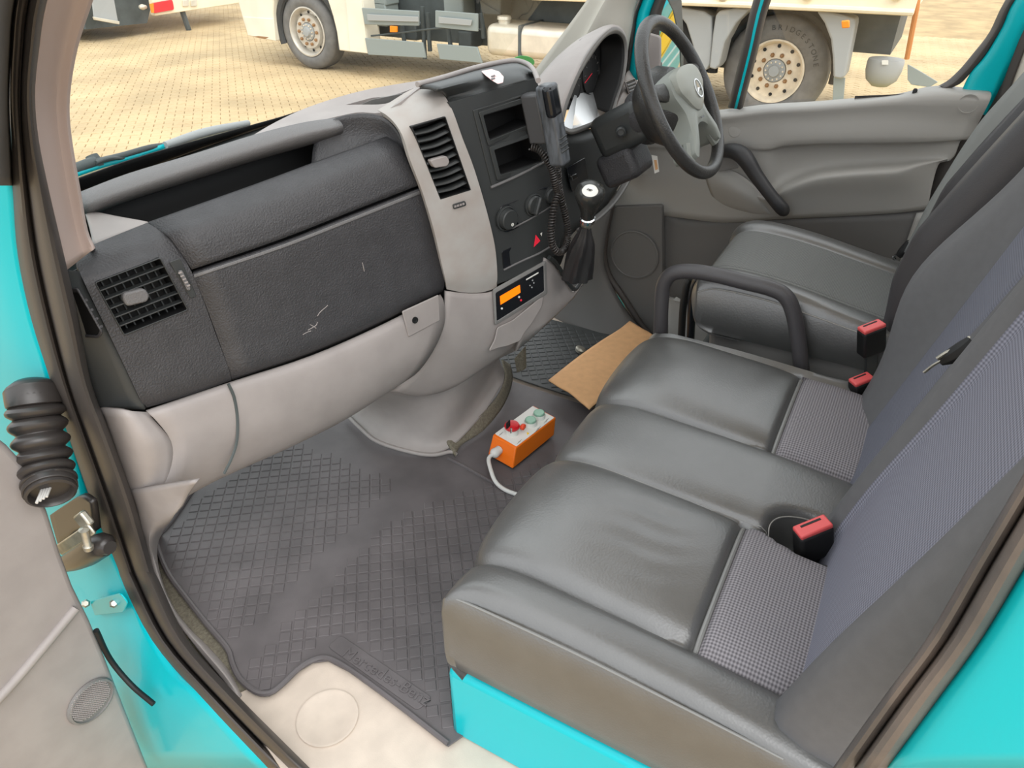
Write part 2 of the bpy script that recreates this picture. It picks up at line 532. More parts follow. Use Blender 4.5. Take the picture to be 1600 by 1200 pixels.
# --- teal hinge pillar and sill
rows = [[P(a, v, x=-0.905 + sx(v)), P(lerp(a, b, 0.35), v, x=-0.902 + sx(v)), P(lerp(a, b, 0.7), v, x=-0.896 + sx(v)), P(b, v, x=-0.884 + sx(v))] for v, a, b in (
    (200, -120, 0), (300, -110, 20), (400, -100, 30), (500, -90, 52), (600, -70, 84), (700, -40, 112), (800, 0, 146), (900, 70, 192), (960, 80, 220), (1000, 80, 240), (1050, 80, 275), (1093, 80, 320), (1200, 80, 424))]
hp = struct(loft('trim_4', rows, TEAL, thick=0.01), 'turquoise painted hinge pillar and sill')
for u, v, x in ((178, 943, -0.95), (134, 943, -0.955)):
    p = P(u, v, x=x)
    lathe('bolt', [(0.010, -0.004), (0.010, 0.006), (0.006, 0.010), (0.0, 0.010)], p, CAM - p, STEEL, hp, seg=6)
panel('hinge_plate', [P(u, v, x=-0.945) for u, v in ((143, 938), (190, 925), (202, 940), (195, 955), (150, 960))], 0.004, TEAL, hp, r=0.01)
tube('seam', [P(u, v, x=-1.02) for u, v in ((150, 985), (172, 1030), (205, 1070), (240, 1100))], 0.006, DARK, hp)

# --- kick panel and grey sill strip inside the seal
rows = [[P(a, v, x=-0.862 + sx(v)), P(lerp(a, b, 0.5), lerp(v, v2, .5), x=-0.855 + sx(v)), (P(b, v2, x=-0.845) if v2 < 830 else P(b, v2, z=-0.012))] for v, a, v2, b in (
    (768, 195, 752, 308), (800, 208, 775, 292), (830, 216, 812, 268), (855, 222, 838, 252), (880, 233, 870, 247), (920, 248, 912, 256), (960, 268, 948, 272), (990, 290, 980, 296), (1020, 312, 1008, 325), (1060, 345, 1045, 358), (1093, 372, 1085, 380))]
struct(loft('trim_5', rows, GREY, thick=0.008), 'light grey kick panel and sill strip')
loft('carpet_edge', [[P(a, v, z=-0.009), P(b, v2, z=-0.006)] for v, a, v2, b in ((870, 240, 870, 256), (920, 250, 905, 272), (960, 268, 945, 300), (1000, 296, 985, 332), (1030, 318, 1018, 362), (1060, 344, 1050, 372), (1085, 368, 1075, 388))], CARPET, bpy.data.objects['floor'], thick=0.002)

# --- rear seal and teal rear pillar of the near opening
rows = [[P(a - 4, v, x=-0.86), P(a + 8, v, x=-0.885), P(a + 26, v, x=-0.885), P(a + 30, v, x=-0.875), P(a + 40, v, x=-0.90), P(a + 66, v, x=-0.905), P(b, v, x=-0.89)] for v, a, b in (
    (400, 1790, 1880), (560, 1700, 1790), (640, 1658, 1750), (745, 1600, 1690), (880, 1520, 1608), (1000, 1450, 1535), (1095, 1380, 1466), (1200, 1305, 1388))]
RUBB = mat('seal_rubber_brownish', (108, 98, 92), 0.45, bump=(200, 0.1), noise=(10, 0.15, (80, 76, 74)))
struct(loft('trim_6', rows, RUBB, su=2, thick=0.008), 'brownish grey rubber seal at the rear of the near door opening')
rows = [[P(b - 3, v, x=-0.892), P(b + 40, v, x=-0.905), P(b + 160, v, x=-0.915), P(b + 330, v, x=-0.92)] for v, b in ((400, 1880), (640, 1750), (745, 1690), (880, 1608), (1000, 1535), (1095, 1466), (1200, 1388))]
struct(loft('trim_7', rows, TEAL, thick=0.01), 'bright turquoise rear door pillar on the right')

# --- step and step recess
lathe('step_recess', [(0.058, 0.0), (0.060, 0.003), (0.054, 0.003), (0.050, 0.001), (0.0, 0.001)], P(512, 1122, z=-0.0095), (0, 0, 1), BEIGE, bpy.data.objects['floor'])

# ================================================================ near door (open)
nd = thing('door_1', (-1.1, 1.35, 0.2), None, None)
nd['kind'] = 'structure'; nd['label'] = 'open near door with grey inner panel and speaker grille'
edge = [(0, 690), (22, 714), (42, 745), (62, 792), (82, 855), (102, 908), (128, 960), (150, 1012), (182, 1093), (225, 1200)]
body = [P(-260, 560, y=1.35), P(-90, 620, y=1.35)] + [P(u, v, y=1.35) for u, v in edge] + [P(-60, 1320, y=1.35), P(-260, 1320, y=1.35)]
panel('inner_panel', body, 0.03, GREY, nd, bevel=0.012, bseg=4, nrm=Vector((0, -1, 0)))
panel('outer_skin', [p + Vector((-0.02, 0.09, 0)) for p in body], 0.02, TEAL, nd, bevel=0.004, nrm=Vector((0, -1, 0)))
tube('ridge', [P(u, v, y=1.318) for u, v in ((-120, 1200), (-40, 1128), (8, 1080), (60, 1020), (118, 950))], 0.010, GREY, nd, upv=(0, -1, 0))
gr = lathe('speaker_grille', [(0.052, 0), (0.050, 0.006), (0.046, 0.007), (0.045, 0.003), (0.0, 0.006)], P(142, 1095, y=1.318), (0, -1, 0), GREYD, nd)
gp = P(142, 1095, y=1.311)
vv, ff = [], []
for i in range(-9, 10):
    for j in range(-9, 10):
        a, b = (i + 0.5 * (j % 2)) * 0.0048, j * 0.0042
        if a * a + b * b < 0.043 ** 2:
            k = len(vv); q = gp + Vector((a, 0, b))
            vv += [q + Vector((-0.0016, 0.002, -0.0016)), q + Vector((0.0016, 0.002, -0.0016)), q + Vector((0.0016, 0.002, 0.0016)), q + Vector((-0.0016, 0.002, 0.0016)), q + Vector((0, -0.0022, 0))]
            ff += [(k, k + 1, k + 4), (k + 1, k + 2, k + 4), (k + 2, k + 3, k + 4), (k + 3, k, k + 4)]
mk('grille_studs', vv, ff, GREY, gr)['kind'] = 'stuff'

# corrugated cable boot
cb = thing('corrugated_hose', P(76, 780, x=-0.97), 'black corrugated rubber cable hose hanging open by the turquoise hinge pillar', 'hose')
path = cr([P(u, v, x=x) for u, v, x in ((52, 612, -.915), (54, 628, -.925), (58, 655, -.938), (64, 690, -.955), (70, 722, -.97), (76, 750, -.985), (79, 766, -.996))], 14)
rad = []
for i, p in enumerate(path):
    t = i / (len(path) - 1)
    base = 0.0405 - 0.005 * t
    rip = 0.0055 * math.sin(t * 2 * math.pi * 8.5) if 0.2 < t < 0.93 else (0.002 if t < 0.2 else 0.004)
    rad.append(base + rip)
fr = frames(path)
rws = [[p + a * (math.cos(2 * math.pi * k / 32) * r) + b * (math.sin(2 * math.pi * k / 32) * r) for k in range(32)] for p, r, (t, a, b) in zip(path, rad, fr)]
HOSE = mat('hose_rubber', (52, 48, 46), 0.35)
v, f = gridmesh(rws, True)
mk('bellows', v, f, HOSE, cb, solid=0.004, face_cam=True)
tp = path[0]
lathe('top_cap', [(0.0445, 0.022), (0.046, 0.006), (0.044, -0.006), (0.034, -0.016), (0.0, -0.02)], path[2], path[6] - path[2], HOSE, cb)
dn = (path[-1] - path[-4]).normalized()
lathe('end_ring', [(0.036, -0.004), (0.0405, 0.0), (0.0405, 0.008), (0.036, 0.010), (0.032, 0.004), (0.032, -0.05)], path[-1], dn, HOSE, cb)
for k in range(4):
    o0 = path[-1] + Vector((-0.012 + 0.006 * k, 0.0, 0))
    tube('wire', [o0 - dn * 0.06, o0 - dn * 0.02, o0 + Vector((-0.02, -0.01, 0.0))], 0.0025, CABLE, cb, seg=6)

# door check strap
ck = thing('door_check', P(125, 830, x=-0.94), 'zinc plated door check strap in a black rubber cover below the hose', 'door hinge')
loft('rubber_cover', [[P(u, v, x=-0.935) for u, v in r] for r in (((78, 805), (100, 790), (125, 776), (143, 785)), ((80, 815), (102, 802), (125, 795), (146, 800)), ((90, 850), (108, 840), (120, 830), (150, 830)))], HOSE, ck, thick=0.012)
tube('rubber_cover', [P(u, v, x=-0.945) for u, v in ((104, 880), (130, 868), (158, 852), (172, 856))], [0.02, 0.028, 0.026, 0.014], HOSE, ck)
a0, a1 = P(95, 858, x=-0.985), P(140, 828, x=-0.965)
d = (a1 - a0).normalized(); nn = (CAM - a0).normalized(); nn = (nn - d * nn.dot(d)).normalized()
rbox('check_arm', (a0 + a1) / 2, ((a1 - a0).length * 1.15, 0.006, 0.024), STEEL, ck, ax=(d, nn, d.cross(nn)))
rbox('bracket', P(131, 812, x=-0.96), (0.036, 0.014, 0.032), STEEL, ck, ax=(d, nn, d.cross(nn)), bevel=0.004)
pp = P(134, 838, x=-0.975)
lathe('hinge_pin', [(0.0, -0.034), (0.009, -0.034), (0.010, -0.024), (0.007, -0.02), (0.007, 0.016), (0.010, 0.018), (0.0, 0.022)], pp, (0.1, -0.1, 1), STEEL, ck, seg=14)

# ================================================================ far side: driver door
fd = thing('door_2', (0.9, 0.4, 0.45), None, None)
fd['kind'] = 'structure'; fd['label'] = 'closed driver door with grey padded inner panel'
U = [925, 1060, 1130, 1195, 1225, 1275, 1335, 1400, 1462, 1540]
sill = [172, 176, 171, 163, 161, 158, 153, 147, 134, 140]
def rowv(vals, xs):
    if not isinstance(xs, list): xs = [xs] * len(U)
    return [P(u, v, x=x) for u, v, x in zip(U, vals, xs)]
bot = [323, 340, 348, 344, 342, 340, 337, 333, 329, 326]
RU = [U[:8] + [1462, 1540], U[:8] + [1460, 1549], U[:8] + [1455, 1530], U[:8] + [1450, 1515], U[:8] + [1446, 1500], U[:8] + [1442, 1490], U[:8] + [1438, 1478], U[:8] + [1436, 1466], U[:8] + [1434, 1456], U[:8] + [1434, 1450]]
VR = [sill,
      [182, 186, 181, 172, 170, 167, 162, 156, 150, 150],
      [200, 200, 196, 190, 188, 186, 182, 180, 185, 190],
      [226, 226, 222, 231, 226, 223, 222, 221, 220, 216],
      [236, 236, 236, 240, 233, 228, 226, 225, 224, 221],
      [250, 250, 252, 284, 278, 262, 256, 252, 248, 244],
      [262, 262, 268, 305, 292, 275, 268, 264, 256, 250],
      [275, 275, 282, 312, 300, 286, 280, 276, 266, 258],
      [300, 300, 306, 322, 316, 308, 306, 304, 298, 292],
      bot]
XR = [0.90, 0.845, 0.846, 0.842,
      [0.848, 0.848, 0.848, 0.850, 0.872, 0.880, 0.880, 0.876, 0.866, 0.850],
      [0.85, 0.85, 0.85, 0.852, 0.874, 0.880, 0.880, 0.876, 0.866, 0.850],
      [0.85, 0.85, 0.85, 0.845, 0.835, 0.826, 0.825, 0.828, 0.838, 0.85],
      [0.85, 0.85, 0.846, 0.832, 0.824, 0.818, 0.818, 0.822, 0.836, 0.85],
      [0.852, 0.852, 0.848, 0.842, 0.840, 0.840, 0.842, 0.845, 0.848, 0.852],
      0.858]
rows = []
for us, vs, xs in zip(RU, VR, XR):
    xs = xs if isinstance(xs, list) else [xs] * 10
    rows.append([P(u, v, x=x) for u, v, x in zip(us, vs, xs)])
loft('armrest_panel', rows, DOORG, fd, thick=0.01, angle=80)
# lower panel
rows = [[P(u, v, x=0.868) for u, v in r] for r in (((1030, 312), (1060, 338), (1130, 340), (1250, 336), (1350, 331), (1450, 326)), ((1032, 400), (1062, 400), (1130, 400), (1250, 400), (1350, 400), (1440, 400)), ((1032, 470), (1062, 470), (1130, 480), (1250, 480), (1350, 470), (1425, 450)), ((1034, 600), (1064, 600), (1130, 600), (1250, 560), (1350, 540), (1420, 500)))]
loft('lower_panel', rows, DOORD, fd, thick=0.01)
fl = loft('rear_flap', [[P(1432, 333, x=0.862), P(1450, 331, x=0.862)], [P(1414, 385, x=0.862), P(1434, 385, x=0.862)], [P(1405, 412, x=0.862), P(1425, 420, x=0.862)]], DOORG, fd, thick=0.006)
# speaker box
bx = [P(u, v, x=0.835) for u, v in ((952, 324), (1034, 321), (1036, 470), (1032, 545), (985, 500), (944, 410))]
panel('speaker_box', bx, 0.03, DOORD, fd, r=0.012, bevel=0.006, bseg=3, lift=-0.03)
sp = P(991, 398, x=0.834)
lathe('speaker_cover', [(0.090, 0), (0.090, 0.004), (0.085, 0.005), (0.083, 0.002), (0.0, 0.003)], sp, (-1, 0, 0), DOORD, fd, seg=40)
# storage bin
loft('door_bin', [[P(u, v, x=0.80) for u, v in r] for r in (((1044, 466), (1062, 470), (1080, 472), (1110, 470)), ((1044, 472), (1062, 476), (1080, 478), (1110, 476)), ((1044, 560), (1062, 560), (1080, 560), (1110, 560)))], DOORG, fd, thick=0.008)
# convex lower bulge ahead of the handle
loft('bulge', [[P(u, v, x=x) for u, v, x in r] for r in (((1098, 262, .85), (1130, 262, .846), (1160, 275, .842), (1190, 300, .84)), ((1104, 285, .846), (1130, 290, .825), (1160, 302, .822), (1195, 322, .84)), ((1112, 306, .85), (1138, 318, .842), (1170, 328, .842), (1205, 334, .85)), ((1120, 318, .858), (1140, 326, .858), (1175, 335, .858), (1210, 338, .858)))], DOORG, fd, thick=0.004)
# grab handle
hp_ = [P(u, v, x=x) for u, v, x in ((1128, 236, 0.84), (1146, 236, 0.80), (1163, 246, 0.79), (1182, 275, 0.79), (1205, 306, 0.79), (1222, 326, 0.80), (1226, 331, 0.84))]
gh = tube('grab_handle', hp_, [0.018, 0.023, 0.025, 0.021, 0.019, 0.020, 0.014], mat('handle_black', (44, 44, 46), 0.5, bump=(500, .2)), fd, seg=12)
panel('handle_recess', [P(u, v, x=0.838) for u, v in ((1118, 235), (1142, 236), (1156, 262), (1120, 268))], 0.004, GREYD, fd, r=0.01)
lathe('plug', [(0.024, 0), (0.024, 0.003), (0.0215, 0.003), (0.021, 0.001), (0.0, 0.002)], P(1513, 162, x=0.845), (-1, 0, 0), DOORG, fd, seg=28)
lp = P(1425, 158, x=0.872)
lk = lathe('lock_pin', [(0.006, 0), (0.006, 0.028), (0.004, 0.032), (0.0, 0.033)], lp, (0, 0, 1), DARK, fd, seg=12)
lathe('collar', [(0.022, -0.004), (0.020, 0.002), (0.007, 0.003)], lp, (0, 0, 1), DOORG, lk)
lathe('switch_dial', [(0.018, 0), (0.017, 0.002), (0.0, 0.003)], P(1148, 205, x=0.846), (-1, 0, 0.15), DOORG, fd)

# window frame, glass, division bar
def fr_(l, x): return [P(u, v, x=x) for u, v in l]
gin = [(1650, -120), (1572, -2), (1546, 50), (1520, 84), (1496, 112), (1470, 132), (1420, 148), (1335, 153)]
gout = [(1672, -120), (1588, -4), (1566, 42), (1540, 86), (1515, 116), (1490, 136), (1425, 151), (1336, 156)]
loft('window_rubber', [fr_(gin, 0.905), [a.lerp(b, 0.5) + Vector((-0.012, 0, 0)) for a, b in zip(fr_(gin, .895), fr_(gout, .895))], fr_(gout, 0.89)], RUBBER, fd, thick=0.01)
tout = [(1760, -120), (1640, -4), (1612, 42), (1590, 86), (1572, 118), (1556, 150), (1540, 180)]
tin = gout[:5] + [(1500, 150), (1500, 170)]
loft('door_frame', [fr_(tin, 0.888), [a.lerp(b, 0.2) + Vector((-0.008, 0, 0)) for a, b in zip(fr_(tin, .888), fr_(tout, .888))], fr_(tout, 0.885)], TEAL, fd, thick=0.02)
gl_ = [P(u, v, x=0.905) for u, v in ((1010, 190), (1010, -60), (1050, -200), (1700, -200), (1590, 20), (1520, 95), (1480, 140), (1400, 165), (1200, 180))]
win2 = mk('pane', gl_, [tuple(range(len(gl_)))], GLS, fd, smooth=False)
bar = [[P(u, v, x=x) for u, v, x in r] for r in (
    ((1218, -120, .90), (1224, -120, .878), (1240, -120, .872), (1252, -120, .878), (1258, -120, .90)),
    ((1177, 0, .90), (1182, 0, .878), (1192, 0, .872), (1200, 0, .878), (1205, 0, .90)),
    ((1157, 85, .90), (1161, 85, .878), (1171, 85, .872), (1179, 85, .878), (1183, 85, .90)),
    ((1137, 168, .90), (1141, 169, .878), (1149, 170, .872), (1156, 171, .878), (1160, 171, .90)))]
db = loft('division_bar', bar, RUBBER, fd, thick=0.004)
loft('paint_stripe', [[P(u, v, x=.868) for u, v in r] for r in (((1235, -120), (1241, -120)), ((1188.5, 0), (1193.5, 0)), ((1168.5, 85), (1172.5, 85)), ((1147, 170), (1151, 170)))], TEAL, db, thick=0.003)
# front frame stripes of the door
for nm, m_, e in (('front_rubber', RUBBER, ((1072, 1080), (996, 1004), (984, 991), (975, 981))), ('front_frame', TEAL, ((1080, 1098), (1004, 1023), (991, 1010), (981, 998))), ('front_rubber', RUBBER, ((1098, 1116), (1023, 1041), (1010, 1030), (998, 1018)))):
    loft(nm, [[P(a, v, x=0.888), P((a + b) / 2, v, x=0.876), P(b, v, x=0.888)] for v, (a, b) in zip((-150, 0, 55, 125), e)], m_, fd, thick=0.01)
panel('mirror_trim', [P(u, v, x=0.87) for u, v in ((1013, 50), (1034, 56), (1034, 90), (1030, 128), (1018, 150), (1008, 140))], 0.012, GREY, fd, r=0.01, bevel=0.004)
# outer skin with roundel
sk = rbox('outer_skin', (0.975, 0.30, 0.22), (0.02, 1.35, 1.05), TEAL, fd, bevel=0.004)

# far windscreen pillar trim
rows = [[P(a, v, x=0.80), P(lerp(a, b, 0.3), v, x=0.80), P(lerp(a, b, 0.4), v, x=0.79), P(lerp(a, b, 0.8), v, x=0.83), P(b, v, x=0.87)] for v, a, b in ((-200, 1060, 1110), (-80, 973, 1040), (0, 917, 997), (40, 888, 988), (80, 858, 981), (112, 834, 976), (150, 806, 970))]
struct(loft('trim_9', rows, mat('far_pillar_trim', (186, 182, 172), 0.7, bump=(900, 0.1)), thick=0.01), 'pale grey trim of the far windscreen pillar')
# far rear pillar trim and its rubber
rows = [[P(a, v, x=0.875), P(b, v, x=0.87), P(c, v, x=0.83)] for v, a, b, c in ((-60, 1668, 1690, 1740), (0, 1630, 1650, 1690), (46, 1600, 1614, 1660), (110, 1574, 1588, 1640), (180, 1548, 1562, 1610), (260, 1500, 1520, 1570), (340, 1450, 1466, 1520), (420, 1400, 1420, 1470))]
struct(loft('trim_10', [[r[1], r[2]] for r in rows], mat('cream_trim', (206, 200, 188), 0.6, bump=(900, 0.1)), thick=0.01), 'cream trim of the far rear pillar')
struct(loft('trim_11', [[P(0, 0, x=1)] * 0 + [r[0], r[1] + Vector((-0.004, 0, 0))] for r in rows], RUBBER, thick=0.012), 'rubber seal behind the driver door')
bt = P(1573, 176, x=0.815)
bl_ = thing('belt_anchor', bt, 'dark plastic belt guide on the cream rear pillar beside the driver door', 'belt guide')
tube('guide', [P(u, v, x=0.815) for u, v in ((1563, 180), (1570, 172), (1580, 167), (1590, 166))], [0.008, 0.014, 0.014, 0.006], DARK, bl_)
rbox('slot', P(1577, 176, x=0.805), (0.006, 0.034, 0.006), STEEL, bl_, bevel=0.002)

struct(loft('wall_right', [[P(a, v, x=0.895), P(b, v, x=0.895)] for v, a, b in ((120, 1560, 1660), (200, 1490, 1640), (300, 1430, 1600), (430, 1380, 1520))], RUBBER, thick=0.01), 'dark door jamb behind the driver door')
# side door sill seal and interior trim at driver's footwell
rows = [[P(u, v, x=x) for u, v, x in r] for r in (((872, 330, .80), (910, 330, .80), (945, 322, .81), (956, 320, .82)), ((880, 400, .80), (912, 400, .78), (936, 395, .79), (944, 395, .82)), ((850, 470, .80), (905, 450, .78), (942, 440, .79), (952, 436, .82)), ((840, 500, .80), (912, 500, .75), (972, 496, .78), (984, 492, .82)), ((850, 560, .72), (930, 550, .70), (1010, 545, .76), (1026, 536, .82)))]
struct(loft('wall_footwell', rows, DOORD, thick=0.01), 'dark grey footwell side trim beyond the gear lever')
struct(tube('trim_12', [P(u, v, x=0.83) for u, v in ((962, 300), (953, 330), (946, 370), (944, 402), (952, 432), (972, 462), (1000, 505), (1024, 535), (1050, 575))], 0.012, RUBBER), 'black seal line of the driver door')

# driver door mirror
mm = thing('wing_mirror', (1.12, 0.86, 0.95), 'grey door mirror seen through the far quarter window', 'mirror')
c = P(1046, 56, x=1.14)
M0 = P(1045, 48, x=1.13)
T0 = Vector((0.986, 0.20, 0.50))
nm_ = ((CAM - M0).normalized() + (T0 - M0).normalized()).normalized()
def onplane(u, v, p0, n):
    d = ray(u, v)
    return CAM + d * ((p0 - CAM).dot(n) / d.dot(n))
gpts = [onplane(u, v, M0, nm_) for u, v in ((1020, 131), (1063, 112), (1062, 80), (1058, 48), (1051, 16), (1043, 0), (1030, -8), (1015, 0))]
panel('glass', gpts, 0.002, MIRROR, mm, bevel=0, nrm=nm_)
hpts = [onplane(u, v, M0, nm_) for u, v in ((1016, 136), (1066, 116), (1067, 80), (1066, 40), (1064, 0), (1056, -25), (1030, -25), (1010, -10))]
panel('housing', hpts, -0.07, GREYD, mm, bevel=0.01, nrm=nm_, lift=-0.004)
panel('rim', hpts, 0.010, GREYD, mm, bevel=0.002, nrm=nm_, hole=gpts, lift=-0.003)
rbox('mirror_arm', P(1030, 145, x=1.02), (0.24, 0.06, 0.05), CHASSIS, mm, bevel=0.01)
lathe('emblem', [(0.13, 0), (0.13, 0.002), (0.0, 0.002)], T0, (1, 0, 0), YELLOW, sk, seg=40)
lathe('emblem_ring', [(0.150, 0), (0.150, 0.002), (0.172, 0.002), (0.172, 0.0)], T0, (1, 0, 0), YELLOW, sk, seg=40)
for dz, h in ((-0.24, 0.014), (-0.36, 0.02)):
    rbox('white_stripe', T0 + Vector((0.0, 0.1, dz)), (0.003, 1.1, h), WHITEP, sk, bevel=0)

# ================================================================ OUTSIDE
GZ = -0.70
gd = mk('ground', [(-30, -30, GZ - 0.014), (60, -30, GZ - 0.014), (60, 60, GZ - 0.014), (-30, 60, GZ - 0.014)], [(0, 1, 2, 3)], SAND, smooth=False)
struct(gd, 'sandy ground under the paving stones')
LX, WX, dW = 0.20, 0.105, 0.011
out = [(-LX / 2, -WX / 2 - dW), (-LX / 4 - .02, -WX / 2 - dW), (-LX / 4 + .02, -WX / 2 + dW), (LX / 4 - .02, -WX / 2 + dW), (LX / 4 + .02, -WX / 2 - dW), (LX / 2, -WX / 2 - dW)]
out = out + [(-x, -y) for x, y in out]
def stone(g=0.95):
    n = len(out)
    h = 0.978
    v = [(x * h, y * g, -0.014) for x, y in out] + [(x * h, y * g, -0.005) for x, y in out] + [(x * h * 0.95, y * g * 0.9, 0.0) for x, y in out]
    f = [(i, (i + 1) % n, n + (i + 1) % n, n + i) for i in range(n)] + [(n + i, n + (i + 1) % n, 2 * n + (i + 1) % n, 2 * n + i) for i in range(n)] + [tuple(range(2 * n, 3 * n))]
    return v, f
sv_, sf_ = stone()
spots = []
ca, sa = math.cos(math.radians(-42)), math.sin(math.radians(-42))
def px(p):
    q = p - CAM; z = q.dot(FW)
    return (800 + F_PX * q.dot(RT) / z, 600 - F_PX * q.dot(UP) / z) if z > 0.1 else (-9e3, -9e3)
for j in range(-150, 175):
    for i in range(-105, 105):
        a = (i + 0.5 * (j % 2)) * LX; b = j * WX
        p = Vector((6 + a * ca - b * sa, 7 + a * sa + b * ca, GZ))
        if p.x < -8 or p.x > 15 or p.y < -2.5 or p.y > 20 or -1.3 < p.x < 1.35: continue
        u, v_ = px(p)
        front = 95 < u < 860 and -20 < v_ < 285 - (u - 120) * 0.27
        side = 1035 < u < 1570 and -20 < v_ < 180
        near = p.x < 0 and -2.5 < p.y < 3
        if front or side or near or (p.x < 11.5 and p.y < 17): spots.append(((p - CAM).length, p, u, v_))
spots.sort(key=lambda s: s[0])
sm = bpy.data.meshes.new('paving_stone'); sm.from_pydata(sv_, [], sf_); sm.materials.append(PAVE)
vv, ff = [], []
cnt = 0
for dist, p, u, v_ in spots:
    rz = math.radians(-42 + random.uniform(-1, 1)); dz = random.uniform(-0.003, 0.002)
    if cnt < 300 and 95 < u < 860 and v_ > -20:
        o = bpy.data.objects.new('paving_stone', sm); COL.objects.link(o)
        o.location = (p.x, p.y, GZ + dz); o.rotation_euler = (random.uniform(-.012, .012), random.uniform(-.012, .012), rz); o.parent = gd
        cnt += 1
    else:
        k = len(vv); c_, s_ = math.cos(rz), math.sin(rz); tx, ty = random.uniform(-.012, .012), random.uniform(-.012, .012)
        vv += [(p.x + x * c_ - y * s_, p.y + x * s_ + y * c_, GZ + dz + z + x * tx + y * ty) for x, y, z in sv_]
        ff += [tuple(k + q for q in f_) for f_ in sf_]
me = bpy.data.meshes.new('paving'); me.from_pydata(vv, [], ff); me.materials.append(PAVE)
pv = bpy.data.objects.new('paving', me); COL.objects.link(pv); pv.parent = gd; pv['kind'] = 'stuff'

struct(panel('ground_shade_strip', [Vector((x, y, GZ - .004)) for x, y in ((3.2, -3), (6.25, -3), (6.05, 1.0), (5.9, 2.7), (3.6, 2.7))], .008, mat('painted_ground_shade', (74, 70, 66), .9, bump=(80, .3), noise=(6, .2)), nrm=Vector((0, 0, 1)), bevel=0), 'strip of painted van shadow on the ground, driver side')  # the van's shadow on the yard, laid in as a dark-coloured strip
mo = panel('moss', [Vector((x, y, GZ)) for x, y in ((6.4, -.1), (7.3, -.2), (8.0, .3), (7.9, 1.1), (7.0, 1.15), (6.4, .8))], .004, mat('moss', (150, 146, 60), .95, noise=(9, .5, (200, 176, 120))), gd, nrm=Vector((0, 0, 1)), bevel=0, r=.2)
mo['kind'] = 'stuff'
# --- tipper truck, side on, nose to the left
tk = thing('truck', (7.4, 4.5, GZ), 'long cream and white tipper truck parked side-on across the yard', 'truck')
def wheel(c, R, rim, dark, convex):
    t = lathe('wheel', [(rim, -0.02), (rim + 0.03, 0.005), (rim + 0.09, 0.012), (R - 0.05, 0.0), (R - 0.01, -0.03), (R, -0.06), (R, -0.26), (R - 0.04, -0.30), (rim, -0.29)], c, (-1, 0, 0), dark, tk, seg=48, cap=False)
    dep = -0.02 if convex else -0.07
    r_ = lathe('rim', [(rim - 0.01, -0.2), (rim + 0.012, -0.01), (rim + 0.012, 0.008), (rim - 0.005, 0.010), (rim - 0.025, -0.02), (rim - 0.04, -0.09), (rim - 0.08, -0.085), (rim - 0.10, dep), (0.125, dep), (0.12, dep - 0.02), (0.0, dep - 0.02)], c, (-1, 0, 0), RIMM if convex else RIMC, t, seg=40, cap=False)
    h = lathe('hub', [(0.12, dep - 0.03), (0.115, dep + 0.01), (0.07, dep + 0.02), (0.055, dep + 0.05), (0.0, dep + 0.055)], c, (-1, 0, 0), PLGREY, t, seg=24)
    for k in range(12):
        a = 2 * math.pi * k / 12
        lathe('hub_bolt', [(0.010, dep), (0.010, dep + 0.03), (0, dep + 0.032)], Vector(c) + Vector((0, math.cos(a) * 0.092, math.sin(a) * 0.092)), (-1, 0, 0), RIMC, t, seg=6)
    for k in range(10):
        a = 2 * math.pi * k / 10
        q = Vector(c) + Vector((0, math.cos(a) * 0.165, math.sin(a) * 0.165))
        lathe('wheel_nut', [(0.024, dep - 0.01), (0.023, dep + 0.02), (0.011, dep + 0.035), (0.0, dep + 0.035)], q, (-1, 0, 0), RUST, t, seg=6)
        a += math.pi / 10
        q = Vector(c) + Vector((0, math.cos(a) * 0.250, math.sin(a) * 0.250))
        lathe('hand_hole', [(0.020, -0.08), (0.020, -0.0785), (0.0, -0.0785)], q, (-1, 0, 0), DARK, t, seg=10)
    return t
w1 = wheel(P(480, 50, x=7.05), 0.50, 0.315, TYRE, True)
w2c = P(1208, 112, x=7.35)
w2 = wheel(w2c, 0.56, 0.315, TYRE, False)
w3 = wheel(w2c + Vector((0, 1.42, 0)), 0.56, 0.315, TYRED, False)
# tyre lettering
lets = 'BRIDGESTONE'
for k, ch in enumerate(lets):
    a = math.radians(100 - k * 8.6)
    q = w2c + Vector((-0.014, -math.cos(a) * 0.44, math.sin(a) * 0.44))
    ud = Vector((0, -math.cos(a), math.sin(a)))
    text('letter', ch, q, ud.cross(Vector((-1, 0, 0))) , ud, 0.075, TYRED, w2, ext=0.001)
TX = 6.95
def tp(l, x=TX): return [P(u, v, x=x) for u, v in l]
XN = Vector((-1, 0, 0))
panel('chassis', [Vector((7.55, y, z)) for y, z in ((0.55, 0.02), (0.55, 0.6), (9.4, 0.6), (9.4, -0.25), (2.2, -0.25), (2.2, 0.02))], 1.4, CHASSIS, tk, nrm=Vector((1, 0, 0)), bevel=0)
panel('cab_corner', tp([(355, -70), (371, 0), (379, 30), (387, 56), (432, 65), (428, 38), (426, 22), (427, 0), (432, -70)]), 0.4, TRUCKW, tk, nrm=XN, lift=-0.4, bevel=0.02)
panel('cab_step', tp([(381, 26), (388, 55), (432, 64), (428, 29)]), 0.012, TRUCKW, tk, nrm=XN, bevel=0.006)
panel('step_tread', tp([(395, 57), (405, 56), (421, 58), (415, 61)]), 0.014, RUST, tk, nrm=XN, bevel=0.002)
panel('cab_panel', tp([(500, -70), (512, 0), (520, 25), (526, 50), (530, 79), (576, 84), (571, 40), (566, 0), (562, -70)]), 0.3, TRUCKW, tk, nrm=XN, lift=-0.3, bevel=0.015)
panel('panel_edge', tp([(536, -60), (545, 40), (548, 80), (576, 83), (571, 40), (566, 0), (562, -60)]), 0.02, TRUCKW, tk, nrm=XN, bevel=0.006)
cz = w1.data
fc = P(480, 50, x=7.0)
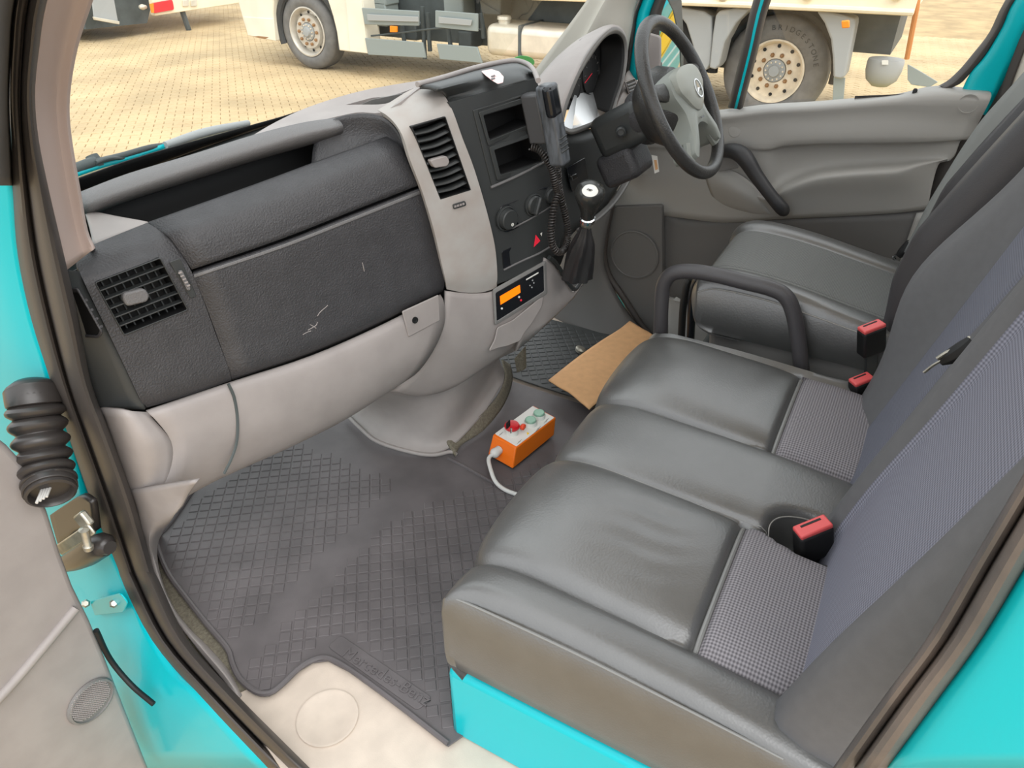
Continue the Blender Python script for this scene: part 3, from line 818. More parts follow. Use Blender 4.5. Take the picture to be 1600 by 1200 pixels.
arc = [fc + Vector((0.06, math.cos(a) * 0.575, math.sin(a) * 0.575)) for a in [math.radians(k) for k in range(-20, 201, 10)]]
tube('wheel_arch', arc, 0.05, TYRED, tk, seg=8, smooth_path=False)
panel('cab_side', [Vector((7.0, y, z)) for y, z in ((7.2, 0.36), (9.75, 0.36), (9.7, 1.9), (7.2, 1.9))], 0.3, TRUCKW, tk, nrm=Vector((1, 0, 0)), bevel=0.02)
for q in ([(567, 12), (656, 17), (656, 40), (572, 38)], [(682, 16), (748, 21), (748, 49), (682, 42)], [(572, 59), (662, 66), (667, 90), (577, 85)], [(684, 68), (747, 73), (755, 98), (689, 92)]):
    panel('side_guard', tp(q), 0.03, GUARD, tk, nrm=XN, bevel=0.006)
for q in ([(574, 22), (654, 26), (655, 34), (575, 32)], [(686, 26), (738, 31), (736, 40), (686, 36)]):
    panel('guard_groove', tp(q, 6.90), 0.012, PLGREY, tk, nrm=XN, bevel=0.003)
panel('side_lamp', tp([(611, 40), (622, 41), (622, 50), (611, 50)], 6.92), 0.03, AMBER, tk, nrm=XN, bevel=0.006)
for u, v0, v1 in ((660, 10, 92), (752, 20, 60), (668, 20, 80), (628, 40, 66), (700, 45, 72)):
    tube('guard_post', tp([(u, v0), (u + 4, v1)], 7.15), 0.03, CHASSIS, tk, seg=8)
tube('brake_pipe', tp([(580, 56), (620, 52), (690, 44), (752, 46)], 7.0), 0.012, CHASSIS, tk, seg=6)
for u, v, w_, h_ in ((600, 20, .3, .3), (650, 48, .22, .2), (718, 10, .3, .25), (735, 60, .2, .2), (775, 8, .3, .2), (590, -10, .5, .25)):
    q = P(u, v, x=7.35)
    rbox('underbody_box', q, (0.3, w_, h_), GUARD if h_ > .22 else CHASSIS, tk, bevel=0.02)
# fuel tank
ta, tb = P(757, 37, x=6.95), P(762, 87, x=6.95)
te = P(955, 60, x=6.95)
tank = rbox('fuel_tank', (7.25, (ta.y + te.y) / 2, (ta.z + tb.z) / 2), (0.6, abs(ta.y - te.y), abs(ta.z - tb.z)), ALU, tk, bevel=0.09, bseg=5)
for u in (812, 905):
    q = P(u, 50, x=6.95)
    rbox('tank_strap', (7.25, q.y, (ta.z + tb.z) / 2), (0.63, 0.05, abs(ta.z - tb.z) + 0.03), CHASSIS, tank, bevel=0.09, bseg=5)
fcp = P(788, 30, x=7.12)
lathe('filler_cap', [(0.075, -0.09), (0.075, 0.0), (0.09, 0.0), (0.085, 0.035), (0.05, 0.045), (0.0, 0.045)], fcp, (0, 0, 1), ALU, tank, seg=20)
panel('chalk_mark', tp([(757, 0), (769, 1), (769, 11), (757, 10)], 7.5), 0.01, CREAM, tk, nrm=XN, bevel=0)
# tipper body
eb = [P(832, 0, x=TX), P(1050, 8, x=TX), P(1240, 16, x=TX), P(1426, 25, x=TX)]
body_ = [eb[0], eb[1], eb[2], eb[3], eb[3] + Vector((0, 0, 1.2)), eb[0] + Vector((0, 1.2, 1.2)), eb[0] + Vector((0, 1.2, 0.0))]
tb_ = panel('tipper_body', body_, 1.9, CREAM, tk, nrm=Vector((1, 0, 0)), bevel=0.01)
for u in (1000, 1130, 1262, 1400):
    q = P(u, 0, x=TX)
    rbox('stake', (TX - 0.02, q.y, q.z + 0.55), (0.06, 0.08, 1.1), CREAM, tb_, bevel=0.008)
tube('lower_rail', [e + Vector((-0.012, 0, 0.03)) for e in eb], 0.03, CREAM, tb_, seg=8)
tube('rusty_stay', [P(1436, -20, x=7.1), P(1433, 8, x=7.1), P(1425, 50, x=7.15), P(1417, 92, x=7.2)], 0.024, mat('rust_orange', (196, 128, 70), 0.7), tk, seg=8)
# rear mudguards between and behind the wheels
fnd = [(1060, 12), (1078, 14), (1100, 18), (1112, 26), (1113, 60), (1110, 100), (1104, 110), (1092, 108), (1082, 70), (1072, 38), (1060, 22)]
panel('mudguard', tp(fnd, 7.05), 0.3, PLGREY, tk, nrm=XN, lift=-0.3, bevel=0.015)
fnd = [(1118, 24), (1124, 17), (1150, 13), (1172, 14), (1150, 36), (1132, 66), (1124, 100), (1118, 109), (1108, 106), (1110, 90), (1114, 50)]
panel('mudguard', tp(fnd, 7.02), 0.3, PLGREY, tk, nrm=XN, lift=-0.3, bevel=0.015)
fnd = [(1276, 18), (1302, 20), (1318, 24), (1336, 30), (1336, 40), (1326, 90), (1320, 120), (1314, 124), (1302, 122), (1301, 90), (1298, 62), (1288, 36)]
panel('mudguard', tp(fnd, 7.05), 0.3, PLGREY, tk, nrm=XN, lift=-0.3, bevel=0.02)
for cc in (w2c, w2c + Vector((0, 1.42, 0))):
    arc = [cc + Vector((-0.05, math.cos(a) * 0.66, math.sin(a) * 0.66)) for a in [math.radians(k) for k in range(-5, 186, 10)]]
    tube('wheel_arch', arc, 0.06, DARK, tk, seg=8, smooth_path=False, flat=1.0)
panel('marker_lamp', tp([(1315, 32), (1328, 31), (1328, 43), (1316, 44)], 6.72), 0.03, AMBER, tk, nrm=XN, bevel=0.01)
panel('mud_flap', tp([(1303, 120), (1321, 121), (1318, 160), (1301, 160)], 7.2), 0.02, GUARD, tk, nrm=XN, bevel=0.004)
ac = P(1384, 97, x=7.4)
lathe('air_tank', [(0.0, -0.24), (0.08, -0.23), (0.15, -0.17), (0.175, -0.08), (0.178, 0.0), (0.17, 0.03), (0.0, 0.05)], ac, (0, 0, 1), PLGREY, tk, seg=28)
panel('tank_label', tp([(1378, 94), (1388, 94), (1388, 101), (1378, 101)], 7.21), 0.006, WHITEP, tk, nrm=XN, bevel=0)
panel('rear_flap', tp([(1418, 100), (1424, 103), (1440, 112), (1466, 128), (1452, 136), (1424, 132), (1418, 124)], 7.3), 0.015, GUARD, tk, nrm=XN, bevel=0.004)

# --- trailer at the top left
tr = thing('trailer', (6.6, 13.2, GZ), 'grey trailer rear with a red lamp, parked beyond the yard at top left', 'trailer')
YN = Vector((0, -1, 0))
def yp(l, y=13.0): return [P(u, v, y=y) for u, v in l]
panel('lamp_beam', yp([(232, 2), (236, 24), (330, 10), (375, 3), (370, -14), (232, -14)]), 0.12, CREAM, tr, nrm=YN, bevel=0.01)
lmp = panel('tail_lamp', yp([(235, 5), (268, -1), (271, 15), (238, 21)], 12.87), 0.03, REDLENS, tr, nrm=YN, r=0.04, bevel=0.008)
panel('lens_corner', yp([(233, 6), (239, 5), (240, 20), (236, 20)], 12.84), 0.02, AMBER, tr, nrm=YN, bevel=0.004)
for u in (285, 298): panel('small_lamp', yp([(u, 1), (u + 9, -1), (u + 9, 9), (u, 10)], 12.87), 0.02, ALU, tr, nrm=YN, bevel=0.004)
panel('mud_flap', yp([(141, -15), (174, -15), (183, 34), (146, 29)], 12.9), 0.03, PLGREY, tr, nrm=YN, bevel=0.006)
panel('flap_bar', yp([(144, 26), (184, 33), (184, 38), (146, 31)], 12.85), 0.05, ALU, tr, nrm=YN, bevel=0.006)
panel('underbody', yp([(128, -20), (134, 46), (230, 36), (236, 10), (236, -20)], 13.2), 2.0, CHASSIS, tr, nrm=Vector((0, 1, 0)), bevel=0)
panel('rear_wall', yp([(100, -200), (100, -14), (380, -14), (380, -200)], 13.1), 3.0, TRUCKW, tr, nrm=Vector((0, 1, 0)), bevel=0)
tube('support_leg', [P(285, 18, y=13.0), P(296, 50, y=13.0)], 0.05, CHASSIS, tr, seg=8)
lathe('coupling', [(0.03, -0.1), (0.05, 0.0), (0.03, 0.06), (0.0, 0.07)], P(222, 11, y=12.9), (-1, -0.3, 0.1), ALU, tr, seg=12)

# --- windscreen wiper and cowl outside
wp = thing('windscreen_wiper', G(150, 252, 0.05), 'black windscreen wiper resting on the near lower corner of the glass', 'wiper')
tube('wiper_arm', [G(u, v, 0.04) for u, v in ((108, 268), (132, 258), (148, 252))], 0.010, CHASSIS, wp)
tube('wiper_link', [G(u, v, 0.035) for u, v in ((148, 253), (190, 243), (232, 231), (258, 227))], 0.006, CHASSIS, wp)
tube('wiper_link', [G(u, v, 0.03) for u, v in ((150, 254), (172, 247), (205, 248))], 0.004, CHASSIS, wp)
tube('wiper_blade', [G(u, v, 0.025) for u, v in ((258, 227), (320, 207), (388, 192))], [0.008, 0.010, 0.007], PLGREY, wp)
lathe('joint', [(0.012, -0.012), (0.014, 0.0), (0.012, 0.012), (0, 0.014)], G(148, 252, 0.045), (0, 0.5, 1), CHASSIS, wp, seg=12)
hood = [[G(u, v, o) for u, v, o in r] for r in (((90, 288, .02), (150, 266, .02), (210, 248, .02), (262, 231, .02), (380, 196, .02)), ((90, 282, .12), (150, 261, .12), (210, 246, .12), (262, 232, .12), (380, 202, .12)), ((90, 300, .5), (150, 280, .5), (210, 268, .5), (262, 258, .5), (380, 240, .5)))]
struct(loft('trim_13', hood, TEAL, thick=0.01), 'turquoise bonnet edge below the windscreen')
# ================================================================ DASHBOARD
db_ = thing('dashboard', (-0.25, 1.1, 0.3), 'grey and black dashboard with air vents, glove box and centre console', 'dashboard')
def dl(name, rows, m, offs=0.0, parent=None, **kw):
    R = []
    for i, r in enumerate(rows):
        o = offs[i] if isinstance(offs, (list, tuple)) else offs
        R.append([D(p[0], p[1], p[2] if len(p) > 2 else o) for p in r])
    return loft(name, R, m, parent or db_, **kw)

# dark carcass behind the facia
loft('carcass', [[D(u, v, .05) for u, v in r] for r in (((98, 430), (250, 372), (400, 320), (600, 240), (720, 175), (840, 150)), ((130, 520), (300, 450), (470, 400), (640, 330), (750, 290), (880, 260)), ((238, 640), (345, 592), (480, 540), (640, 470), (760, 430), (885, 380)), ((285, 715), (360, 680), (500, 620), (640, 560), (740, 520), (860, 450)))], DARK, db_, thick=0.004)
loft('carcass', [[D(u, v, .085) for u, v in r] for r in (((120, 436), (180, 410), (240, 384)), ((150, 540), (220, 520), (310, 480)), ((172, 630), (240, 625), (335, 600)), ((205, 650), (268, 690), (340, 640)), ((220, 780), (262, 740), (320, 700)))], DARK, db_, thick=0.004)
# glove box: upper pad, lid
pad = dl('pad_upper', [
    [(231, 347), (400, 287), (500, 250), (604, 213)],
    [(246, 356), (405, 297), (508, 258), (614, 219)],
    [(262, 366), (418, 316), (520, 276), (628, 232)],
    [(280, 390), (428, 344), (534, 303), (640, 256)],
    [(300, 421), (438, 374), (545, 332), (653, 290)]], BLACKP, [.075, .052, .022, .006, 0.0], thick=0.012)
dl('glove_box_lid', [
    [(301, 423, .012), (439, 377, .012), (546, 335, .012), (654, 293, .012)],
    [(304, 433), (441, 387), (549, 345), (657, 302)],
    [(325, 485), (462, 440), (566, 397), (672, 350)],
    [(345, 540), (474, 500), (580, 455), (685, 402)],
    [(359, 580), (483, 540), (591, 494), (694, 440)],
    [(363, 594, .016), (487, 552, .016), (594, 505, .016), (692, 455, .016)]], BLACKP, 0.0, thick=0.012)
lid = bpy.data.objects['glove_box_lid']
for sc_ in ([(496, 494), (500, 488), (509, 480), (512, 477)], [(481, 516), (488, 512), (494, 508), (496, 503)], [(473, 523), (480, 519), (486, 517)], [(484, 507), (490, 510), (494, 513)], [(566, 410), (568, 418), (569, 424)]):
    tube('scuff', Dl(sc_, -0.0006), 0.0009, GREY, lid, seg=5)
dl('groove_lip', [[(303, 429, -.002), (440, 383, -.002), (548, 341, -.002), (656, 298, -.002)], [(304, 434, -.003), (441, 388, -.003), (549, 346, -.003), (657, 303, -.003)]], RAILM, thick=0.004)
# vent end module
ve = dl('end_module', [
    [(146, 382), (175, 370), (200, 360), (230, 348)],
    [(120, 408), (158, 397), (204, 382), (260, 366)],
    [(124, 424), (164, 414), (216, 397), (278, 389)],
    [(132, 442), (178, 431), (236, 411), (299, 424)],
    [(149, 478), (196, 468), (256, 454), (318, 470)],
    [(172, 525), (216, 515), (276, 500), (338, 525)],
    [(196, 575), (240, 560), (300, 545), (352, 562)],
    [(217, 620), (260, 611), (308, 596), (359, 582)],
    [(225, 638), (268, 626), (315, 611), (362, 594)]], BLACKP, [.075, .035, .016, 0, 0, 0, 0, 0, .016], thick=0.012)
VQ = Dl([(147, 441), (250, 402), (294, 484), (193, 524)], -0.001)
cut(ve, VQ, r=0.004)
ve.name = 'end_module'
va = pocket('air_vent', VQ, 0.06, DARK, db_, r=0.004)
panel('vent_frame', VQ, 0.003, STACK, va, r=0.004, bevel=0.001, hole=[p.lerp(sum(VQ, Vector()) / 4, 0.035) for p in VQ])
nV = pnormal(VQ)
for k in range(1, 6):
    a, b = quad_at(VQ, 0.01, k / 6), quad_at(VQ, 0.99, k / 6)
    d = (b - a).normalized()
    rbox('slat', (a + b) / 2 - nV * 0.008, ((b - a).length, 0.0026, 0.016), STACK, va, ax=(d, nV.cross(d), nV), bevel=0.0008)
for k in range(1, 8):
    a, b = quad_at(VQ, k / 8, 0.02), quad_at(VQ, k / 8, 0.98)
    d = (b - a).normalized()
    rbox('rear_slat', (a + b) / 2 - nV * 0.028, ((b - a).length, 0.0024, 0.014), STACK, va, ax=(d, nV.cross(d), nV), bevel=0)
kq = Dl([(191, 457), (224, 449), (232, 461), (228, 470), (196, 478), (190, 466)], -0.006)
panel('vent_knob', kq, 0.014, RAILM, va, r=0.008, bevel=0.003, lift=-0.006)
# thumb wheel slot
panel('thumb_slot', Dl([(264, 409), (281, 403), (307, 463), (297, 466)], -0.001), 0.002, STACK, db_, r=0.004)
tw = panel('thumb_wheel', Dl([(277, 423), (283, 421), (296, 447), (296, 453), (291, 453)], -0.004), 0.006, RAILM, db_, r=0.003)
for k in range(5):
    panel('rib', [D(278 + 3.2 * k + a, 426 + 5 * k + b, -0.011) for a, b in ((0, 0), (5, -2), (6, 0), (1, 2))], 0.002, GREY, tw, bevel=0)
# left cheek with side vent
ck_ = loft('end_cheek', [[P(u, v, x=-0.864) for u, v in ((90, 420), (96, 450), (110, 505), (126, 570), (139, 620), (146, 640))],
    [D(u, v, 0.006) for u, v in ((124, 424), (132, 442), (158, 496), (186, 553), (212, 610), (226, 640))]], STACK, db_, thick=0.008, linv=True)
SVQ = [P(u, v, x=-0.845) for u, v in ((112, 449), (124, 449), (163, 518), (158, 527), (128, 525))]
sv = panel('side_vent', SVQ, 0.002, DARK, db_, r=0.006, lift=0.001)
panel('vent_frame', SVQ, 0.004, BLACKP, sv, r=0.006, lift=0.001, hole=[p.lerp(sum(SVQ, Vector()) / 5, 0.14) for p in SVQ])
for t in (0.28, 0.5, 0.7, 0.88):
    a = SVQ[0].lerp(SVQ[4], t); b = SVQ[1].lerp(SVQ[2], t)
    tube('slat', [a, b], 0.0025, BLACKP, sv, seg=6, smooth_path=False)

# document tray: rail, cavity
rail = dl('tray_rail', [
    [(124, 300, .18), (200, 271, .18), (300, 241, .17), (395, 211, .16), (470, 192, .14), (524, 184, .125)],
    [(124, 312, .155), (200, 284, .155), (300, 252, .145), (395, 222, .135), (470, 202, .12), (532, 190, .105)],
    [(128, 324, .145), (200, 297, .145), (300, 264, .135), (398, 234, .125), (470, 212, .11), (536, 197, .095)],
    [(133, 334, .155), (200, 309, .155), (300, 276, .145), (400, 245, .135), (472, 224, .12), (536, 206, .105)],
    [(140, 338, .19), (204, 314, .19), (304, 282, .18), (402, 251, .17), (474, 230, .15), (530, 212, .13)]], RAILM, thick=0.008)
lip = Dl([(150, 380), (231, 347), (320, 316), (400, 287), (500, 250), (604, 213)], 0.076)
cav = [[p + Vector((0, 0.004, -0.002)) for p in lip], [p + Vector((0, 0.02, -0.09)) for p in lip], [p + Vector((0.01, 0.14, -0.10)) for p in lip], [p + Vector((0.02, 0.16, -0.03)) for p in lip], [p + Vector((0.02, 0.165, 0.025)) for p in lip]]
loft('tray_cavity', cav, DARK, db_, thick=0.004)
cw = [D(500, 196, .13), D(538, 181, .11), D(582, 179, .085), D(610, 192, .055), D(630, 222, .025), D(640, 250, .008)]
cw2 = [D(486, 262, .13), D(520, 250, .11), D(556, 238, .095), D(592, 226, .085), D(616, 230, .05), D(638, 262, .012)]
loft('tray_end_wall', [cw, [a.lerp(b, 0.5) + Vector((0.005, 0.01, 0)) for a, b in zip(cw, cw2)], cw2], BLACKP, db_, thick=0.004)
# pale cap beside the pillar
loft('end_cap', [[D(134, 330, .16), D(150, 331, .16), D(180, 337, .13), D(230, 346, .079)], [D(140, 355, .12), D(160, 352, .12), D(190, 350, .10), D(231, 347, .078)], [D(145, 384, .078), D(170, 373, .078), D(200, 361, .078), D(231, 348, .077)]], GREY, db_, thick=0.006)

# grey centre strip and dash top
strip = dl('centre_strip', [
    [(590, 172), (612, 158), (640, 141), (668, 130)],
    [(604, 180), (628, 165), (655, 149), (684, 138)],
    [(618, 194), (642, 178), (670, 163), (696, 152)],
    [(630, 215), (654, 200), (682, 186), (708, 175)],
    [(641, 250), (667, 238), (697, 225), (722, 214)],
    [(660, 300), (686, 290), (714, 277), (741, 264)],
    [(678, 360), (702, 350), (730, 338), (760, 328)],
    [(690, 412), (715, 403), (744, 393), (773, 383)],
    [(696, 438), (722, 436), (750, 434), (777, 426)],
    [(698, 452), (724, 457), (752, 457), (776, 450)]], WORN, [.10, .055, .02, -.004, -.01, -.012, -.012, -.01, -.006, .008], thick=0.012)
CV = Dl([(643, 198), (696, 182), (736, 297), (688, 312)], -0.012)
cut(strip, CV, r=0.002)
strip.name = 'centre_strip'
cva = pocket('air_vent', CV, 0.05, DARK, db_, r=0.002)
nC = pnormal(CV)
for k in range(1, 10):
    a, b = quad_at(CV, 0.0, k / 10 + 0.006), quad_at(CV, 1.0, k / 10 - 0.006)
    mid = (a + b) / 2 - nC * 0.004 + (CV[3] - CV[0]).normalized() * 0.004
    pts = cr([a - nC * 0.003, mid, b - nC * 0.003], 5)
    up_ = (CV[0] - CV[3]).normalized()
    rws = [[p for p in pts], [p - nC * 0.022 + up_ * 0.008 for p in pts]]
    loft('slat', rws, STACK, cva, su=1, sv=1, thick=0.0022)
panel('vent_knob', Dl([(670, 250), (696, 243), (701, 252), (697, 259), (677, 262)], -0.022), 0.016, GREY, cva, r=0.005, bevel=0.002, lift=-0.010)
tw = panel('thumb_wheel', Dl([(706, 319), (726, 313), (728, 321), (708, 327)], -0.013), 0.004, STACK, db_, r=0.005)
for k in range(4):
    panel('rib', [D(709.5 + 4.2 * k + a, 321.5 - 1.3 * k + b, -0.0175) for a, b in ((0, 0), (3, -1), (3.4, 2), (0.4, 3))], 0.0015, GREY, tw, bevel=0)

def Dt(*l): return [D(u, v, o) for u, v, o in l]
dt = loft('dash_top', [
    Dt((386, 217, .185), (430, 191, .225), (480, 168, .23), (545, 147, .21), (600, 135, .18), (660, 125, .12)),
    Dt((388, 217, .175), (436, 198, .19), (488, 179, .185), (554, 162, .165), (606, 152, .14), (664, 130, .09)),
    Dt((391, 216, .162), (442, 203, .148), (498, 189, .135), (556, 176, .115), (594, 176, .085), (625, 160, .06))], GREY, db_, thick=0.012)
TQ = Dt((541, 168, .175), (580, 151, .165), (648, 137, .10), (607, 159, .11))
cut(dt, TQ, r=0.004, front=0.04, back=0.04); dt.name = 'dash_top'
pocket('small_tray', [p - Vector((0, 0, 0.006)) for p in TQ], 0.05, GREYD, db_, r=0.004)
# low deck between the facia and the windscreen
dk = [D(140, 312, .19), D(300, 246, .18), D(395, 214, .19), D(480, 172, .22), D(545, 150, .20), D(655, 134, .11), P(700, 130, z=.985), P(800, 108, z=.98), D(842, 150, .08), D(860, 130, .12)]
dk = [p + Vector((0, .01, -.02)) for p in dk] + [Vector((.45, 1.02, .90)), Vector((.80, 1.12, .86))]
dxs = [-.84, -.70, -.58, -.46, -.36, -.22, -.1, .05, .18, .3, .5, .84]
loft('windscreen_deck', [dk, [Vector((lerp(a.x, x, .5), lerp(a.y, glass_y(x, .85), .45), lerp(a.z, .85, .75))) for a, x in zip(dk, dxs)], [Vector((x, glass_y(x, .85) - .005, .85)) for x in dxs]], STACK, db_, thick=0.004, linu=True)
# black domed cover above the radio
loft('top_cover', [
    [P(u, v, z=.995) for u, v in ((655, 133), (700, 122), (752, 108), (800, 98), (824, 104))],
    [P(u, v, z=1.0) for u, v in ((672, 134), (705, 126), (756, 113), (806, 104), (830, 110))],
    [P(u, v, z=.996) for u, v in ((686, 140), (712, 133), (762, 121), (812, 112), (834, 115))],
    [D(u, v, .02) for u, v in ((697, 152), (720, 146), (766, 133), (814, 119), (836, 122))],
    [D(u, v, .006) for u, v in ((703, 161), (725, 155), (768, 142), (816, 127), (837, 125))]], STACK, db_, thick=0.008)
tube('top_rim', [P(u, v, z=.998) for u, v in ((652, 132), (696, 120), (750, 104), (800, 95), (822, 99), (834, 110), (841, 126))], 0.006, GREY, db_)
pts = [P(770, 120, z=1.0)] 
sticker = [P(u, v, z=1.0006) for u, v in ((752, 113), (768, 110), (780, 114), (787, 122), (786, 131), (778, 133), (768, 127), (758, 119))]
panel('sticker', sticker, 0.001, PINK, db_, r=0.006, bevel=0, lift=0.002)['label'] = 'pink and white oval sticker'
for k in range(2):
    panel('print_bar', [P(767 + a, 119 + 4 * k + b, z=1.004) for a, b in ((0, 0), (6, -2), (7, 0), (1, 2))], 0.0006, STACK, db_, bevel=0)

# console face
st_ = dl('console_face', [
    [(701, 160), (745, 148), (792, 135), (838, 122)],
    [(722, 214), (764, 202), (808, 189), (852, 176)],
    [(741, 264), (782, 253), (824, 240), (864, 228)],
    [(760, 328), (798, 317), (838, 306), (876, 293)],
    [(773, 383), (808, 373), (846, 361), (880, 348)],
    [(777, 444), (808, 432), (842, 414), (872, 396)]], STACK, 0.0, thick=0.01)
R1 = Dl([(754, 180), (826, 158), (834, 191), (764, 219)]); R2 = Dl([(771, 234), (836, 211), (846, 252), (781, 273)])
cut(st_, R1, r=0.006); cut(st_, R2, r=0.006)
HZ = Dl([(783, 393), (855, 358), (861, 384), (786, 421)])
st_.name = 'console_face'
for R_q, outer in ((R1, [(747, 175), (828, 149), (838, 194), (762, 228)]), (R2, [(763, 230), (838, 204), (850, 258), (776, 282)])):
    pk = pocket('storage_slot', R_q, 0.09, DARK, db_, r=0.006)
    panel('bezel', Dl(outer), 0.004, STACK, pk, r=0.004, hole=R_q, bevel=0.0012)
fr_o = Dl([(738, 172), (832, 142), (852, 256), (768, 292)])
fr_i = Dl([(745, 172), (830, 146), (848, 256), (774, 284)])
panel('radio_surround', fr_o, 0.003, STACK, db_, r=0.004, hole=fr_i, bevel=0.001)
tube('ledge', Dl([(767, 293), (810, 274), (852, 252)], -0.004), 0.0035, RAILM, db_, seg=8)
# climate control strip
pill = panel('climate_panel', Dl([(780, 322), (796, 318), (846, 293), (862, 292), (872, 302), (868, 318), (804, 358), (788, 364), (778, 350)], -0.0), 0.003, GLOSSB, db_, r=0.012, bevel=0.001)
tube('panel_edge', Dl([(800, 357), (834, 339), (868, 318)], -0.005), 0.0022, RAILM, pill, seg=6)
for (u, v), R, kind in (((791, 341), 0.026, 0), ((834, 320), 0.024, 1), ((860, 306), 0.020, 1)):
    q = D(u, v, -0.004); n_ = pnormal(Dl([(780, 322), (846, 293), (868, 318), (800, 358)]))
    kd = lathe('dial', [(R * 1.18, -0.002), (R * 1.18, 0.003), (R * 1.05, 0.004), (R * 1.02, 0.0), (R, 0.001), (R * 0.94, 0.016 if not kind else 0.008), (R * 0.85, 0.018 if not kind else 0.01), (0, 0.018 if not kind else 0.01)], q, n_, STACK, db_, seg=32)
    if kind:
        up_ = (D(u + 3, v - 12) - D(u - 3, v + 12)).normalized()
        rbox('grip', q + n_ * 0.014, (R * 1.9, 0.010, 0.016), STACK, kd, ax=(up_, n_.cross(up_), n_), bevel=0.004)
    else:
        c0 = q + n_ * 0.0185
        lathe('symbol', [(0.0042, 0), (0.0042, 0.0006), (0.003, 0.0006), (0.003, 0)], c0 + (D(794, 351) - D(791, 341)) * 0.7, n_, WHITEP, kd, seg=14)
hz = panel('switch_panel', HZ, 0.002, GLOSSB, db_, r=0.006, bevel=0.0006)
ctr = D(838, 377, -0.003)
tri = Dl([(837, 367), (844, 376), (834, 386)], -0.0035)
panel('hazard_triangle', tri, 0.001, REDL, hz, bevel=0, hole=[p.lerp(sum(tri, Vector()) / 3, 0.5) for p in tri])
panel('hazard_triangle', [p.lerp(sum(tri, Vector()) / 3, 0.6) for p in tri], 0.001, REDL, hz, bevel=0)
panel('small_symbol', Dl([(844, 365), (847, 363), (846, 369)], -0.0035), 0.001, WHITEP, hz, bevel=0)
tube('panel_edge', Dl([(787, 422), (815, 408), (842, 396), (862, 384)], -0.003), 0.0028, RAILM, hz, seg=6)

# tachograph and lower console
lc = dl('lower_console', [
    [(697, 455), (735, 459), (773, 455), (815, 430), (858, 400)],
    [(694, 490), (732, 497), (772, 500), (820, 480), (866, 452)],
    [(682, 530), (722, 541), (766, 545), (812, 518), (868, 482)],
    [(656, 572), (702, 582), (748, 574), (798, 545), (850, 505)],
    [(618, 610), (662, 619), (714, 603), (762, 570), (806, 548)],
    [(596, 606), (650, 606), (712, 590), (770, 556), (812, 530)]], GREY, [.004, .002, .012, .045, .085, .14], thick=0.01)
sh = dl('shifter_surround', [
    [(852, 403), (866, 414), (884, 441), (897, 457), (914, 436)],
    [(846, 440), (860, 456), (874, 470), (892, 468), (906, 450)],
    [(806, 549), (828, 531), (850, 511), (872, 490), (898, 464)]], GREY, [-.004, -.004, .01], thick=0.01)
tube('surround_seal', Dl([(858, 402), (870, 413), (887, 440), (898, 452), (908, 440)], -.006), 0.006, STACK, db_, seg=8)
TQ_ = Dl([(773, 457), (848, 414), (849, 454), (775, 501)], -0.004)
panel('tachograph_bezel', Dl([(769, 452), (852, 406), (854, 458), (772, 508)], -0.002), 0.005, GREYD, db_, r=0.006, hole=TQ_)
tg = panel('tachograph', TQ_, 0.004, GLOSSB, db_, r=0.003, bevel=0.001)
nT = pnormal(TQ_)
def tq(q): return [D(u, v, -0.0085) for u, v in q]
panel('screen', tq([(781, 463), (812, 445), (813, 457), (782, 476)]), 0.001, LCD, tg, bevel=0)
panel('brand_line', tq([(822, 436), (841, 425), (841, 427), (822, 438)]), 0.001, WHITEP, tg, bevel=0)
for u, v in ((832, 438), (834, 442), (828, 446), (831, 449)):
    lathe('button', [(0.0022, 0), (0.0020, 0.001), (0, 0.001)], D(u, v, -0.0085), nT, PLGREY, tg, seg=10)
for u, v, m_ in ((811, 464, WHITEP), (814, 469, REDL), (784, 482, WHITEP)):
    lathe('button', [(0.003, 0), (0.0026, 0.0015), (0, 0.0015)], D(u, v, -0.0085), nT, m_, tg, seg=10)
fl_ = panel('ash_tray', Dl([(776, 511), (800, 500), (848, 461), (846, 478), (830, 505), (818, 520), (812, 532), (792, 540), (778, 543), (762, 549), (772, 530)], -0.002), 0.004, GREY, db_, r=0.008, bevel=0.002)
# grey lower glove box panel
gl = dl('lower_panel', [
    [(228, 641, .012), (362, 596, .012), (485, 556, .012), (595, 508, .012), (688, 460, .012)],
    [(240, 652, -.004), (364, 610, -.004), (486, 572, -.004), (600, 522, -.004), (694, 474, -.002)],
    [(268, 690), (368, 655), (480, 615), (598, 562), (694, 508)],
    [(268, 730), (366, 695), (470, 655), (582, 604), (676, 550)],
    [(250, 775), (356, 735), (462, 690), (560, 640), (648, 586)],
    [(232, 810), (340, 750), (450, 700), (545, 652), (612, 604)],
    [(228, 806), (340, 740), (450, 688), (545, 640), (612, 596)]], GREY, [.012, -.004, -.006, .004, .035, .085, .16], thick=0.008)
loft('lower_end_cap', [[P(u, v, x=-0.86) for u, v in ((154, 638), (168, 690), (186, 745), (206, 800), (213, 812))],
    [P(lerp(a, b, .5), lerp(c, d, .5), x=-0.85) for (a, c), (b, d) in zip(((154, 638), (168, 690), (186, 745), (206, 800), (213, 812)), ((230, 644), (268, 690), (269, 730), (251, 775), (234, 810)))],
    [D(u, v, o) for u, v, o in ((230, 644, .006), (268, 690, -.004), (269, 730, .006), (251, 775, .037), (234, 810, .087))]], GREY, db_, thick=0.006)
tube('panel_joint', Dl([(357, 600), (366, 622), (371, 655), (370, 690), (362, 716), (350, 740)], -0.0075), 0.0032, CHASSIS, db_, seg=6)
hq = Dl([(627, 486), (684, 460), (686, 500), (637, 526)], -0.006)
gh_ = panel('glove_box_handle', hq, 0.005, GREY, db_, r=0.004, bevel=0.002)
panel('handle_recess', Dl([(637, 527), (686, 501), (682, 514), (642, 538)], -0.005), 0.001, CHASSIS, gh_, r=0.004, bevel=0)
